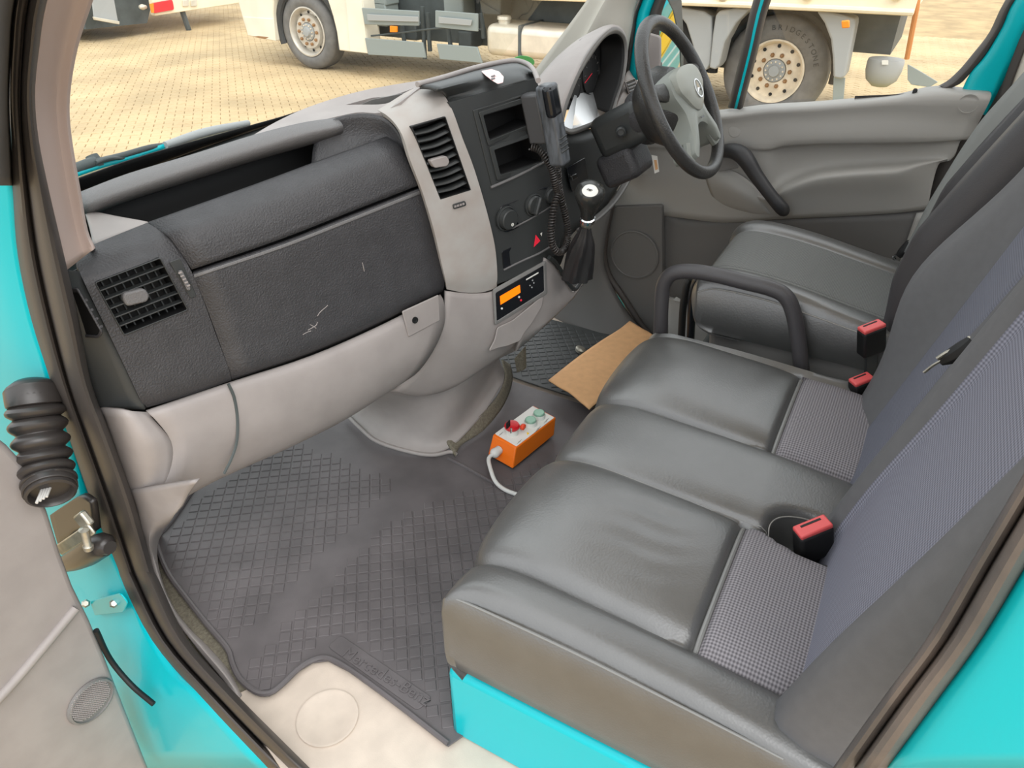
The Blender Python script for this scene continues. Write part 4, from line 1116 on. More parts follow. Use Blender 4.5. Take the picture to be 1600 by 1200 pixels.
lk_ = lathe('lock', [(0.008, 0), (0.008, 0.003), (0.005, 0.003), (0.004, 0.0015), (0, 0.0015)], D(648, 500, -0.011), pnormal(hq), DARK, gh_, seg=20)
# tunnel cover down to the floor
tn = loft('tunnel_cover', [
    [D(u, v, .13) for u, v in ((590, 604), (640, 612), (694, 604), (740, 578), (785, 545))],
    [P(u, v, z=z) for u, v, z in ((566, 628, .11), (622, 652, .10), (690, 658, .10), (740, 618, .11), (780, 560, .14))],
    [P(u, v, z=z) for u, v, z in ((552, 640, .05), (604, 674, .045), (684, 690, .035), (742, 640, .06), (786, 576, .09))],
    [P(u, v, z=z) for u, v, z in ((538, 644, .03), (590, 690, .022), (682, 709, .012), (748, 655, .04), (791, 590, .07))]], GREY, db_, thick=0.008)
tube('cover_edge', [P(u, v, z=z) for u, v, z in ((538, 644, .03), (562, 668, .03), (590, 690, .022), (640, 706, .016), (676, 711, .012), (704, 706, .012), (714, 711, .006))], 0.006, GREY, db_)
loft('carpet_strip', [[P(u, v, z=z) for u, v, z in ((698, 690, .03), (716, 668, .036), (748, 651, .044), (778, 620, .055), (791, 590, .074), (786, 562, .10))], [P(u, v, z=z) for u, v, z in ((712, 712, .012), (722, 694, .012), (756, 672, .012), (788, 632, .012), (801, 594, .012), (798, 570, .02))]], CARPET, db_, thick=0.006)

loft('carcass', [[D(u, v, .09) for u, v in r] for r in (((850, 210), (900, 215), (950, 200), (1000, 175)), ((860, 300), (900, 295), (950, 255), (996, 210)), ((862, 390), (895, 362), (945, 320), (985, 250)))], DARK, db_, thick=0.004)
# driver's side of the dash
dl('driver_lower_panel', [
    [(850, 200), (905, 204), (945, 194), (1000, 165)],
    [(866, 300), (905, 290), (955, 250), (1004, 200)],
    [(866, 395), (900, 360), (950, 318), (994, 242)]], STACK, [.03, .03, .03], thick=0.008)
dl('panel_edge', [[(900, 358, .02), (930, 336, .02), (955, 312, .02), (975, 280, .02), (992, 240, .02), (1000, 200, .02)], [(912, 352, .0), (936, 340, .0), (962, 314, .0), (984, 280, .0), (1000, 238, .0), (1006, 196, .0)]], GREYD, thick=0.008)
panel('switch_bank', Dl([(884, 262), (912, 246), (918, 285), (892, 300)], .022), 0.004, GLOSSB, db_, r=0.004)
panel('ignition_switch', Dl([(890, 275), (898, 271), (900, 278), (892, 282)], .014), 0.006, CHROME, db_, r=0.003)

# instrument hood
rim_o = [(876, 190), (883, 160), (900, 118), (920, 80), (940, 55), (958, 42), (971, 47), (979, 60), (981, 82), (977, 115), (966, 152), (958, 180)]
rim_i = [(880, 192), (889, 160), (905, 120), (924, 88), (943, 62), (958, 53), (969, 56), (975, 70), (975, 98), (970, 128), (962, 152), (954, 178)]
back = [(838, 150), (838, 128), (858, 101), (884, 76), (910, 57), (938, 44), (962, 41), (974, 50), (979, 66), (976, 110), (966, 150), (958, 178)]
LP_ = Dl(rim_o, -0.01)
BK = [D(u, v, 0.10) for u, v in back]
BK[0] = D(838, 150, 0.02)
loft('instrument_hood', [BK, [a.lerp(b, .5) + Vector((0, 0, 0.006)) for a, b in zip(BK, LP_)], LP_], GREY, db_, thick=0.003, su=5)
LI = Dl(rim_i, -0.004)
loft('hood_rim', [LP_, [a.lerp(b, .5) + Vector((0, -0.004, 0)) for a, b in zip(LP_, LI)], LI], GREYD, db_, su=5, thick=0.004)
cLI = sum(LI, Vector()) / len(LI)
deep = [cLI + (p - cLI) * .86 + Vector((0.012, 0.075, 0.0)) for p in LI]
cen = sum(deep, Vector()) / len(deep)
loft('hood_lining', [LI, [cLI + (p - cLI) * .94 + Vector((0.006, .035, 0)) for p in LI], deep], DARK, db_, su=5, thick=0.003)
bottom = Dl([(876, 190), (884, 205), (892, 207), (907, 203), (930, 193), (958, 180)], -0.008)
gc = panel('gauge_cluster', [cen + (p - cen) * 1.06 for p in deep], 0.004, DARK, db_, bevel=0)
nG = Vector((0, -1, 0.12)).normalized()
for i, (dx, dz, R) in enumerate(((0.06, 0.055, 0.05), (0.17, 0.075, 0.06))):
    q = cen + Vector((-0.06 + 0.115 * i, -0.007, -0.02))
    d_ = lathe('gauge_dial', [(R, 0), (R, 0.004), (R - 0.004, 0.005), (R - 0.006, 0.002), (0, 0.002)], q, nG, DARK, gc, seg=36)
    for k in range(9):
        a = math.radians(210 - 30 * k)
        r0 = q + Vector((math.cos(a) * (R - .012), -0.004, math.sin(a) * (R - .012)))
        r1 = q + Vector((math.cos(a) * (R - .02), -0.004, math.sin(a) * (R - .02)))
        tube('dial_mark', [r0, r1], 0.0008, GREYD, gc, seg=4, smooth_path=False)
    a = math.radians(200)
    tube('needle', [q + Vector((0, -.005, 0)), q + Vector((math.cos(a) * (R - .01), -.005, math.sin(a) * (R - .01)))], 0.0010, REDL, gc, seg=5, smooth_path=False)
for u, v in ((894, 166), (895, 173)):
    lathe('warning_light', [(0.003, 0), (0.003, 0.002), (0, 0.002)], D(u, v, 0.095), nG, REDL, gc, seg=8)
for u, v in ((935, 163), (934, 172)):
    lathe('warning_light', [(0.0014, 0), (0.0014, 0.002), (0, 0.002)], D(u, v, 0.06), nG, WHITEP, gc, seg=8)
loft('cluster_sill', [[D(u, v, -0.006) for u, v in ((872, 206), (884, 208), (894, 210), (908, 206), (932, 196), (962, 182))], [D(u, v, 0.0) for u, v in ((874, 194), (884, 200), (893, 203), (906, 199), (929, 190), (958, 176))], [D(u, v, 0.11) for u, v in ((880, 190), (886, 192), (894, 196), (906, 194), (924, 186), (950, 172))]], GREYD, db_, thick=0.004)
lens = [D(u, v, o) for u, v, o in ((880, 196, .02), (894, 203, .02), (930, 190, .02), (956, 176, .02), (952, 120, .085), (934, 92, .085), (905, 128, .085))]
mk('lens', lens, [tuple(range(len(lens)))], LENS, gc, smooth=False)

# right-hand end: small vent
loft('right_end', [[D(u, v, o) for u, v, o in ((966, 152, .0), (980, 112, .06), (990, 116, .08), (1000, 130, .08))], [D(u, v, o) for u, v, o in ((958, 182, 0), (976, 140, .0), (994, 136, .0), (1006, 150, .02))], [D(u, v, o) for u, v, o in ((962, 200, .01), (980, 170, .0), (998, 165, .0), (1010, 170, .02))]], GREY, db_, thick=0.006)
RV = Dl([(975, 128), (990, 122), (996, 141), (981, 147)], -0.008)
rv = panel('air_vent', RV, 0.002, DARK, db_, bevel=0, lift=0.0)
panel('vent_frame', RV, 0.004, GREY, rv, hole=[p.lerp(sum(RV, Vector()) / 4, 0.1) for p in RV])
for t in (0.3, 0.55, 0.8):
    tube('slat', [quad_at(RV, 0.05, t) + Vector((0, -.004, 0)), quad_at(RV, 0.95, t) + Vector((0, -.004, 0))], 0.003, RAILM, rv, seg=6, smooth_path=False)

# ================================================================ GEAR LEVER, COLUMN, WHEEL
KX = 0.13
gl0 = thing('gear_lever', P(905, 430, x=KX), 'chrome and black gear lever with a gathered leather boot beside the console', 'gear lever')
kb = P(918, 340, x=KX - 0.02); kt = P(922, 297, x=KX - 0.045)
kax = (kt - kb).normalized()
h = (kt - kb).length
lathe('knob', [(0.016, -0.002), (0.018, 0.2 * h), (0.026, 0.5 * h), (0.035, 0.8 * h), (0.036, 0.95 * h), (0.030, 1.1 * h), (0.018, 1.17 * h), (0.0, 1.18 * h)], kb, kax, mat('knob_black_gloss', (60, 60, 58), 0.22, metal=0.4), gl0, seg=24)
kc = lathe('shift_plate', [(0.019, 1.15 * h), (0.016, 1.185 * h), (0, 1.20 * h)], kb, (kax + (CAM - kt).normalized() * 0.25), WHITEP, gl0, seg=24)
pa = kb + (kax + (CAM - kt).normalized() * 0.25).normalized() * (1.2 * h)
ta_ = kax.cross(Vector((1, 0, 0))).normalized(); xb = Vector((1, 0, 0))
for dx in (-0.006, 0, 0.006):
    tube('shift_mark', [pa + xb * dx + ta_ * 0.006, pa + xb * dx - ta_ * 0.006], 0.0009, DARK, kc, seg=4, smooth_path=False)
tube('shift_mark', [pa - xb * 0.006, pa + xb * 0.006], 0.0009, DARK, kc, seg=4, smooth_path=False)
lathe('chrome_collar', [(0.017, -0.012), (0.0195, -0.010), (0.0195, 0.0), (0.016, 0.003)], kb, kax, CHROME, gl0, seg=24)
lathe('reverse_ring', [(0.012, -0.03), (0.015, -0.026), (0.015, -0.014), (0.012, -0.012)], kb, kax, STEEL, gl0, seg=18)
bp_ = [P(u, v, x=x) for u, v, x in ((915, 354, .112), (911, 378, .122), (906, 404, .135), (901, 434, .145))]
rows = []
for i, (p, r) in enumerate(zip(cr(bp_, 4), [0.013, 0.015, 0.018, 0.022, 0.026, 0.029, 0.031, 0.033, 0.034, 0.035, 0.036, 0.037, 0.038])):
    rows.append([p + Vector((math.cos(2 * math.pi * k / 40) * r * (1 + 0.12 * math.sin(7 * 2 * math.pi * k / 40 + i * .3)), math.sin(2 * math.pi * k / 40) * r * (1 + 0.12 * math.sin(7 * 2 * math.pi * k / 40 + i * .3)), 0)) for k in range(40)])
v, f = gridmesh(rows, True)
mk('boot', v, f, mat('boot_leather', (38, 37, 38), 0.5), gl0)

WC = Vector((0.428, 0.628, 0.917)); WN = Vector((0, -0.857, 0.515)).normalized(); WX_ = Vector((1, 0, 0)); WY = WN.cross(WX_)
WY = WY if WY.z > 0 else -WY
sw = thing('steering_wheel', WC, 'black steering wheel with a grey four-spoke airbag pad and star emblem', 'steering wheel')
def wp_(a, b, n=0.0): return WC + WX_ * a + WY * b + WN * n
RR = 0.193
tube('rim', [wp_(math.cos(t) * RR, math.sin(t) * RR) for t in [2 * math.pi * k / 48 for k in range(48)]], 0.0165, WHEELB, sw, seg=14, closed=True, smooth_path=False)
half = [(0, 0.072), (0.05, 0.068), (0.085, 0.055), (0.100, 0.040), (0.100, 0.012), (0.085, -0.012), (0.072, -0.04), (0.084, -0.085), (0.112, -0.128), (0.094, -0.142), (0.055, -0.098), (0.03, -0.080), (0, -0.074)]
outl = half + [(-a, b) for a, b in half[-2:0:-1]]
def dome(name, ol, h0, h1, m, parent, rings=(1.0, 0.97, 0.8, 0.5, 0.2), c0=(0, 0)):
    rows = []
    lv = [h0, h0 + (h1 - h0) * 0.55, h0 + (h1 - h0) * 0.8, h0 + (h1 - h0) * 0.95, h1]
    base = cr([Vector((a, b, 0)) for a, b in ol], 3, True)
    for s, hh in zip(rings, lv):
        rows.append([wp_(c0[0] + (p.x - c0[0]) * s, c0[1] + (p.y - c0[1]) * s, hh) for p in base])
    rows.insert(0, [wp_(p.x * 0.98, p.y * 0.98, -0.04) for p in base])
    v, f = gridmesh(rows, True)
    n = len(base); f.append(tuple((len(rows) - 1) * n + k for k in range(n)))
    return mk(name, v, f, m, parent)
ab = dome('airbag_pad', outl, 0.006, 0.030, PADG, sw)
up_half = [(0, 0.070), (0.05, 0.066), (0.082, 0.053), (0.088, 0.020), (0.065, -0.005), (0.035, -0.034), (0.0, -0.046)]
upl = up_half + [(-a, b) for a, b in up_half[-2:0:-1]]
dome('upper_pad', upl, 0.018, 0.046, mat('wheel_pad_light', (146, 148, 140), 0.5, bump=(900, 0.1)), sw, c0=(0, 0.015))
em = lathe('star_emblem', [(0.0235, 0.044), (0.0235, 0.0475), (0.0205, 0.0475), (0.0205, 0.044)], wp_(0, 0.005), WN, CHROME, sw, seg=36, b0=WX_, cap=False)
for k in range(3):
    a = math.radians(90 + 120 * k)
    tipp = wp_(math.cos(a) * .021, 0.005 + math.sin(a) * .021, 0.047)
    s1 = wp_(math.cos(a + 1.05) * .0035, 0.005 + math.sin(a + 1.05) * .0035, 0.046); s2 = wp_(math.cos(a - 1.05) * .0035, 0.005 + math.sin(a - 1.05) * .0035, 0.046)
    c_ = wp_(0, 0.005, 0.050); bk = wp_(0, 0.005, 0.042)
    mk('star_point', [tipp, s1, s2, c_, bk], [(0, 1, 3), (0, 3, 2), (0, 4, 1), (0, 2, 4), (1, 2, 3), (1, 4, 2)], CHROME, em, smooth=False)
for s in (-1, 1):
    tube('upper_spoke', [wp_(s * 0.085, 0.03, 0.0), wp_(s * 0.13, 0.04, -0.004), wp_(s * 0.185, 0.05, 0.0)], [0.024, 0.020, 0.017], WHEELB, sw, flat=0.6, upv=WN)
    tube('lower_spoke', [wp_(s * 0.085, -0.105, 0.0), wp_(s * 0.107, -0.138, -0.002), wp_(s * 0.122, -0.155, 0.0)], [0.020, 0.018, 0.016], PADG, sw, flat=0.7, upv=WN)
lathe('hub_cover', [(0.075, -0.10), (0.098, -0.07), (0.098, -0.03), (0.08, 0.0)], WC, WN, WHEELB, sw, seg=32)
panel('imprint', [wp_(a, b, 0.030) for a, b in ((-0.012, -0.060), (0.012, -0.060), (0.012, -0.064), (-0.012, -0.064))], 0.0008, STACK, sw, bevel=0)

sc = thing('steering_column', WC - WN * 0.15, 'black steering column shroud behind the wheel', 'steering column')
rb = rbox('shroud', WC - WN * 0.165, (0.135, 0.15, 0.11), STACK, sc, ax=(WX_, WN, WY), bevel=0.025, bseg=4)
rbox('lower_shroud', WC - WN * 0.21 - WY * 0.085, (0.13, 0.11, 0.09), BLACKP, sc, ax=(WX_, WN, WY), bevel=0.02, bseg=4)
lathe('shroud_collar', [(0.066, 0.0), (0.072, 0.015), (0.07, 0.05), (0.06, 0.06)], WC - WN * 0.13, WN, BLACKP, sc, seg=28)
lq = P(970, 206, x=0.345)
lathe('lock_knob', [(0.013, -0.02), (0.013, 0.010), (0.009, 0.013), (0.008, 0.008), (0, 0.008)], lq, (-1, -0.4, 0.1), STACK, sc, seg=18)
tube('stalk', [WC - WN * 0.07 + WX_ * 0.06, WC - WN * 0.06 + WX_ * 0.13, WC - WN * 0.055 + WX_ * 0.2], [0.01, 0.009, 0.012], STACK, sc)
tg_ = thing('paper_tag', P(1026, 258, x=0.45), 'small white paper tag hanging below the steering column', 'tag')
panel('tag_sheet', [P(u, v, x=0.45) for u, v in ((1018, 242), (1027, 244), (1030, 268), (1023, 271))], 0.001, WHITEP, tg_, bevel=0)
panel('tag_print', [P(u, v, x=0.447) for u, v in ((1022, 250), (1026, 250), (1028, 264), (1024, 266))], 0.0006, CARD, tg_, bevel=0)
# ================================================================ SEATS
def cushion(parent, xs, caps0, caps1, prof, shape, zones, mats, k=5, names=('cover',)):
    """prof: (y,z) front-underside -> rear; xs: stations; caps: (x, zcap, inset) lists for the rounded ends"""
    pr = [(p.x, p.y) for p in cr([Vector((y, z, 0)) for y, z in prof], k)]
    ymax = max(p[0] for p in pr)
    rows = []
    def row(x, cap, ins, full=True):
        r = []
        for i, (y, z) in enumerate(pr):
            ny, nz = 0.0, 1.0
            a = pr[max(0, i - 1)]; b = pr[min(len(pr) - 1, i + 1)]
            ty, tz = b[0] - a[0], b[1] - a[1]; L = math.hypot(ty, tz)
            ny, nz = -tz / L, ty / L
            if nz < 0 and y < ymax - 0.05 and z > prof[0][1] + 0.05: ny, nz = -ny, -nz
            ny, nz = (tz / L, -ty / L)
            d = shape(x, y, z)
            yy = y + ny * d; zz = z + nz * d
            yy = min(yy, ymax - ins + (0.0 if ins == 0 else 0)) if ins else yy
            zz = min(zz, cap) if cap else zz
            r.append(Vector((x, yy, zz)))
        return r
    for x, cap, ins in caps0: rows.append((x, row(x, cap, ins)))
    for x in xs: rows.append((x, row(x, None, 0)))
    for x, cap, ins in caps1: rows.append((x, row(x, cap, ins)))
    grid = [r for _, r in rows]
    v, f = gridmesh(grid)
    groups = {n: [] for n in mats}
    for q in f:
        c = sum((v[i] for i in q), Vector()) / 4
        groups[zones(c)].append(q)
    obs = []
    for n, (pn, m, lab) in mats.items():
        if not groups[n]: continue
        o = mk(pn, v, groups[n], m, parent, face_cam=False, angle=60)
        me = o.data
        bm = bmesh.new(); bm.from_mesh(me)
        bmesh.ops.delete(bm, geom=[x for x in bm.verts if not x.link_faces], context='VERTS')
        bm.normal_update()
        if sum(x.normal.z * x.calc_area() for x in bm.faces) < 0: bmesh.ops.reverse_faces(bm, faces=bm.faces)
        bm.to_mesh(me); bm.free()
        if lab: o['label'] = lab
        obs.append(o)
    def at(x, y, top=True):
        best = None
        for i in range(len(pr) - 1):
            (y0, z0), (y1, z1) = pr[i], pr[i + 1]
            if (y0 - y) * (y1 - y) <= 0 and y0 != y1:
                t = (y - y0) / (y1 - y0); z = z0 + (z1 - z0) * t
                if best is None or z > best: best = z
        best = best if best is not None else 0.4
        return Vector((x, y, best + shape(x, y, best)))
    def along(x, t0=0.0, t1=1.0, lift=0.0):
        r = row(x, None, 0)
        a, b = int(t0 * (len(r) - 1)), int(t1 * (len(r) - 1))
        return [p + Vector((0, 0, lift)) for p in r[a:b + 1]]
    return at, along

bench = thing('passenger_bench', (-0.33, 0.25, 0.0), 'two-person passenger bench in black leather with woven cloth rear panels', 'seat')
SEAMS = [-0.727, -0.425, -0.200, 0.121]
def bshape(x, y, z):
    d = 0.0
    for s in SEAMS:
        d -= 0.009 * math.exp(-((x - s) / 0.007) ** 2) + 0.007 * math.exp(-((x - s) / 0.03) ** 2)
    for a, b in ((-0.727, -0.425), (-0.200, 0.121)):
        if a < x < b:
            d += 0.012 * math.sin(math.pi * (x - a) / (b - a)) ** 0.7
            d += 0.010 * math.exp(-((y - 0.43) / 0.10) ** 2) * math.sin(math.pi * (x - a) / (b - a)) ** 0.5
            d -= 0.012 * math.exp(-((y - 0.168) / 0.010) ** 2) + 0.006 * math.exp(-((y - 0.168) / 0.05) ** 2)
            if a < -0.5 and z > 0.4:     # creases sat into the leather
                w = max(0, 1 - abs(y - 0.30) / 0.11)
                d += 0.0016 * w * math.sin((x * 0.9 + y * 0.35) * 150 + 2 * math.sin(y * 30)) * max(0, math.sin((x - a) / (b - a) * math.pi))
    if y < 0.2:
        r = math.hypot((x + 0.405) / 0.046, (y - 0.055) / 0.066)
        d -= 0.085 / (1 + math.exp((r - 1.0) * 14))
    return d
bprof = [(.520, .208), (.548, .240), (.562, .30), (.563, .36), (.548, .400), (.51, .421), (.45, .428), (.36, .426), (.27, .423), (.19, .419), (.168, .418), (.15, .417), (.09, .411), (.02, .404), (-.05, .395)]
xs = sorted(set([-0.79 + 0.0115 * i for i in range(80)] + [s + e for s in SEAMS for e in (-.006, 0, .006)] ))
xs = [x for x in xs if x < 0.128]
c0 = [(-.806, .205, .04), (-.820, .222, .028), (-.826, .26, .018), (-.828, .32, .014), (-.826, .365, .010), (-.818, .396, .006), (-.806, .412, .003)]
c1 = [(.137, .42, .003), (.147, .405, .008), (.155, .37, .014), (.158, .30, .02), (.156, .22, .03)]
def bz(c):
    if c.y < 0.168 and c.z > 0.30 and -0.80 < c.x < 0.135:
        if -0.727 < c.x < -0.434 - max(0, .15 - c.y) * .30: return 'f1'
        if -0.200 < c.x < 0.121: return 'f2'
        return 'l'
    return 'l'
at, along = cushion(bench, xs, c0, c1, bprof, bshape, bz, {'l': ('leather_cover', LEATH, None),  'f1': ('cloth_panel', WOVEN, 'woven grey cloth panel'), 'f2': ('cloth_panel', WOVEN, 'woven grey cloth panel')})
for s in SEAMS:
    for e, r in ((0.0045, 0.0011),):
        tube('seam', [p + Vector((e * (1 if s in (-0.425, 0.121) else -1), 0, 0.002)) for p in along(s, 0.30, 0.99)][::2], r, STITCH if s != -0.2 else PIPE, bench, seg=5, n=2)
tube('edge_seam', [Vector((x, y, z)) for x, y, z in ((-.812, .548, .395), (-.815, .50, .404), (-.817, .40, .408), (-.818, .30, .408), (-.819, .2, .404), (-.819, .1, .398), (-.819, .02, .392))], 0.0022, PIPE, bench, seg=6)
for a, b in ((-0.727, -0.425), (-0.200, 0.121)):
    pts = [at(lerp(a + .003, b - .003, i / 14), 0.168) + Vector((0, 0, 0.004)) for i in range(15)]
    tube('piping', pts, 0.0042, PIPE, bench, seg=8, n=2)
hole = [Vector((-0.405 + 0.052 * math.cos(t), 0.055 + 0.074 * math.sin(t), 0)) for t in [math.radians(k) for k in range(-20, 241, 12)]]
tube('hole_seam', [at(p.x - 0, p.y) * 1 + Vector((0, 0, 0.0)) for p in hole], 0.0014, STITCH, bench, seg=5, n=2)
# teal seat box
rbox('seat_box', (-0.345, 0.262, 0.09), (0.94, 0.60, 0.205), TEAL, bench, bevel=0.012)

def backrest(parent, x0, x1, yfun, z0, z1, side, zones, mats, thick=0.12, nx=44, nz=30):
    grid = []
    zs = [lerp(z0, z1, j / nz) for j in range(nz + 1)]
    X = [x0 - 0.001] + [lerp(x0, x1, i / nx) for i in range(nx + 1)] + [x1 + 0.001]
    for x in X:
        r = []
        for z in zs:
            e = min(x - x0, x1 - x)
            rd = 0.0
            if e < side: rd = side - math.sqrt(max(0, side ** 2 - (side - max(e, 0)) ** 2))
            top = max(0.0, (z - (z1 - 0.06)) / 0.06)
            y = yfun(x, z) - rd * 1.5 - top * top * 0.05
            if x < x0 or x > x1: y = yfun(x, z) - thick
            r.append(Vector((x, y, z)))
        r.append(Vector((x, yfun(x, z1) - thick, z1 + 0.005)))
        grid.append(r)
    v, f = gridmesh(grid)
    groups = {n: [] for n in mats}
    for q in f:
        c = sum((v[i] for i in q), Vector()) / 4
        groups[zones(c)].append(q)
    for n, (pn, m, lab) in mats.items():
        if not groups[n]: continue
        o = mk(pn, v, groups[n], m, parent, face_cam=False, angle=70)
        bm = bmesh.new(); bm.from_mesh(o.data)
        bmesh.ops.delete(bm, geom=[q for q in bm.verts if not q.link_faces], context='VERTS')
        bm.normal_update()
        if sum(q.normal.y * q.calc_area() for q in bm.faces) < 0: bmesh.ops.reverse_faces(bm, faces=bm.faces)
        bm.to_mesh(o.data); bm.free()
        if lab: o['label'] = lab
ybase = lambda z: 0.020 - 0.255 * (z - 0.43)
def sm(a, b, x):
    t = min(1, max(0, (x - a) / (b - a))); return t * t * (3 - 2 * t)
def y_out(x, z):
    y = ybase(z) - 0.004
    y += 0.022 * (1 - sm(-0.745, -0.715, x)) + 0.022 * sm(-0.415, -0.385, x)
    y += 0.010 * math.exp(-((z - 0.55) / 0.12) ** 2) * math.sin(math.pi * min(1, max(0, (x + .8) / .5)))
    for s in (-0.725, -0.40): y -= 0.005 * math.exp(-((x - s) / 0.006) ** 2)
    return y
backrest(bench, -0.800, -0.322, y_out, 0.34, 1.16, 0.03, lambda c: 'w' if -0.725 < c.x < -0.40 else 's', {'w': ('backrest_cloth', WOVENB, 'woven blue-grey backrest cloth'), 's': ('backrest', SUEDE, None)})
tube('back_seam', [Vector((-0.725, y_out(-0.725, z) + 0.0015, z)) for z in [0.40 + .04 * i for i in range(18)]], 0.0014, DARK, bench, seg=5)
def y_mid(x, z):
    y = ybase(z) - 0.012
    y += 0.060 * math.exp(-((z - 0.70) / 0.17) ** 2) * sm(-0.03, 0.06, x)
    y += 0.018 * sm(-0.03, 0.06, x)
    for s in (-0.215, -0.03): y -= 0.004 * math.exp(-((x - s) / 0.006) ** 2)
    return y
backrest(bench, -0.288, 0.150, y_mid, 0.34, 1.16, 0.035, lambda c: 'w' if -0.215 < c.x < -0.03 else 's', {'w': ('backrest_cloth', mat('blue_grey_cloth', (104, 106, 118), 0.85, weave=(0, 2, .005, .005, (84, 86, 96))), None), 's': ('backrest', SUEDE, None)})

ds = thing('driver_seat', (0.445, 0.22, 0.0), 'driver seat with ribbed grey cloth centre and black leather bolsters', 'seat')
DS = [0.300, 0.588]
def dshape(x, y, z):
    d = 0.0
    for s in DS: d -= 0.007 * math.exp(-((x - s) / 0.007) ** 2)
    if x < .30: d += 0.008 * math.sin(math.pi * max(0, (x - .22) / .08))
    if x > .588: d += 0.010 * math.sin(math.pi * min(1, (x - .588) / .08))
    return d
dprof = [(.34, .40), (.42, .402), (.462, .43), (.478, .485), (.468, .528), (.432, .552), (.36, .556), (.25, .545), (.12, .522), (0.0, .50), (-.07, .488)]
xs = sorted([0.238 + 0.0105 * i for i in range(41)] + [.296, .304, .584, .592])
c0 = [(.226, .40, .06), (.218, .425, .03), (.214, .46, .02), (.217, .50, .012), (.226, .53, .006)]
c1 = [(.668, .535, .006), (.676, .51, .012), (.68, .46, .02), (.676, .42, .04)]
dat, dalong = cushion(ds, xs, c0, c1, dprof, dshape, lambda c: 'f' if .30 < c.x < .588 and c.z > .44 and c.y < .465 else 'l', {'l': ('leather_cover', LEATH, None), 'f': ('cloth_panel', WOVEND, 'ribbed grey-green cloth seat centre')})
for s, e in ((.300, -.004), (.588, .004)):
    tube('seam', [p + Vector((e, 0, .002)) for p in dalong(s, .35, .98)][::2], .0014, DARK, ds, seg=5, n=2)
tube('edge_seam', [Vector((.214 + .003, y, z)) for y, z in ((.465, .508), (.42, .527), (.3, .527), (.18, .512), (.05, .492))], .0016, STITCH, ds, seg=5)
# plastic seat base
bs = [P(u, v, x=.245) for u, v in ((1104, 560), (1106, 512), (1118, 494), (1140, 488), (1180, 494), (1240, 512), (1330, 540), (1400, 560), (1400, 640), (1104, 640))]
panel('seat_base', [Vector((p.x, p.y, p.z)) for p in bs], 0.36, GREYD, ds, nrm=Vector((1, 0, 0)), bevel=0.02, bseg=3)
rbox('seat_frame', (.445, .23, .17), (.40, .44, .34), CHASSIS, ds, bevel=0.02)
def y_drv(x, z):
    t = [(.40, .03), (.536, .04), (.62, .048), (.73, .033), (.85, -.015), (1.0, -.08), (1.3, -.22)]
    y = 0
    for (a, ya), (b, yb) in zip(t, t[1:]):
        if a <= z <= b: y = lerp(ya, yb, (z - a) / (b - a)); break
    mid = sm(.29, .34, x) * (1 - sm(.56, .61, x))
    return y - 0.055 * mid - 0.04 * sm(.5, .6, x)
backrest(ds, .225, .675, y_drv, .46, 1.22, .035, lambda c: 'w' if .315 < c.x < .585 else 's', {'w': ('backrest_cloth', mat('driver_back_cloth', (128, 134, 142), .85, weave=(0, 2, .010, .004, (96, 100, 110))), 'ribbed blue-grey cloth'), 's': ('backrest', mat('driver_back_leather', (60, 58, 60), .5, bump=(400, .2)), None)}, thick=.11)

# ---------------------------------------------------------------- grab rail
gr_ = thing('grab_rail', P(1030, 515, x=.185), 'black tubular grab rail standing between the bench and the driver seat', 'rail')
tube('rail_tube', [P(u, v, x=.185) for u, v in ((1030, 560), (1032, 515), (1034, 468), (1038, 442), (1052, 427), (1080, 424), (1120, 430), (1165, 441), (1205, 451), (1228, 464), (1240, 490), (1247, 530), (1254, 590))], 0.0185, mat('rail_black', (66, 64, 66), .45, bump=(500, .2)), gr_, seg=16, n=8)
pk_ = thing('parking_brake', P(1080, 455, x=.62), 'black parking brake lever low beside the driver seat, seen through the grab rail', 'lever')
tube('lever', [P(u, v, x=.62) for u, v in ((1060, 640), (1066, 500), (1071, 460), (1074, 444), (1078, 436))], [.012, .012, .013, .012, .008], DARK, pk_)
tube('grip', [P(u, v, x=.60) for u, v in ((1078, 560), (1081, 484), (1084, 460), (1090, 438), (1100, 428))], [.012, .014, .017, .017, .012], GLOSSB, pk_)

# ---------------------------------------------------------------- belt buckles
def buckle(p, w, h, lab, tilt=0.0, red=BUCKR):
    o = thing('belt_buckle', p, lab, 'belt buckle', None)
    X = Vector((math.sin(YAW + .25), -math.cos(YAW + .25), 0)); Z = Vector((-.18, .22 + tilt, 1)).normalized()
    Y = Z.cross(X).normalized(); X = Y.cross(Z)
    rbox('buckle_body', p - Z * (h * .5), (w, .032, h), DARK, o, ax=(X, Y, Z), bevel=.006, bseg=3)
    b = rbox('release_button', p + Z * .002, (w * .96, .028, .010), red, o, ax=(X, Y, Z), bevel=.003, bseg=2)
    rbox('tongue_slot', p + Z * .0072 + Y * .006, (w * .6, .004, .001), DARK, b, ax=(X, Y, Z), bevel=0)
    rbox('strap_stalk', p - Z * (h + .03), (w * .5, .010, .08), STACK, o, ax=(X, Y, Z), bevel=.002)
    return o
buckle(P(1270, 825, x=-.425), .062, .07, 'red-topped belt buckle sunk in the near outer seat of the bench')
buckle(P(1346, 594, x=.135), .050, .07, 'red-topped belt buckle standing at the inner end of the bench')
buckle(P(1362, 512, x=.19), .056, .07, 'red-topped belt buckle beside the driver seat cushion')
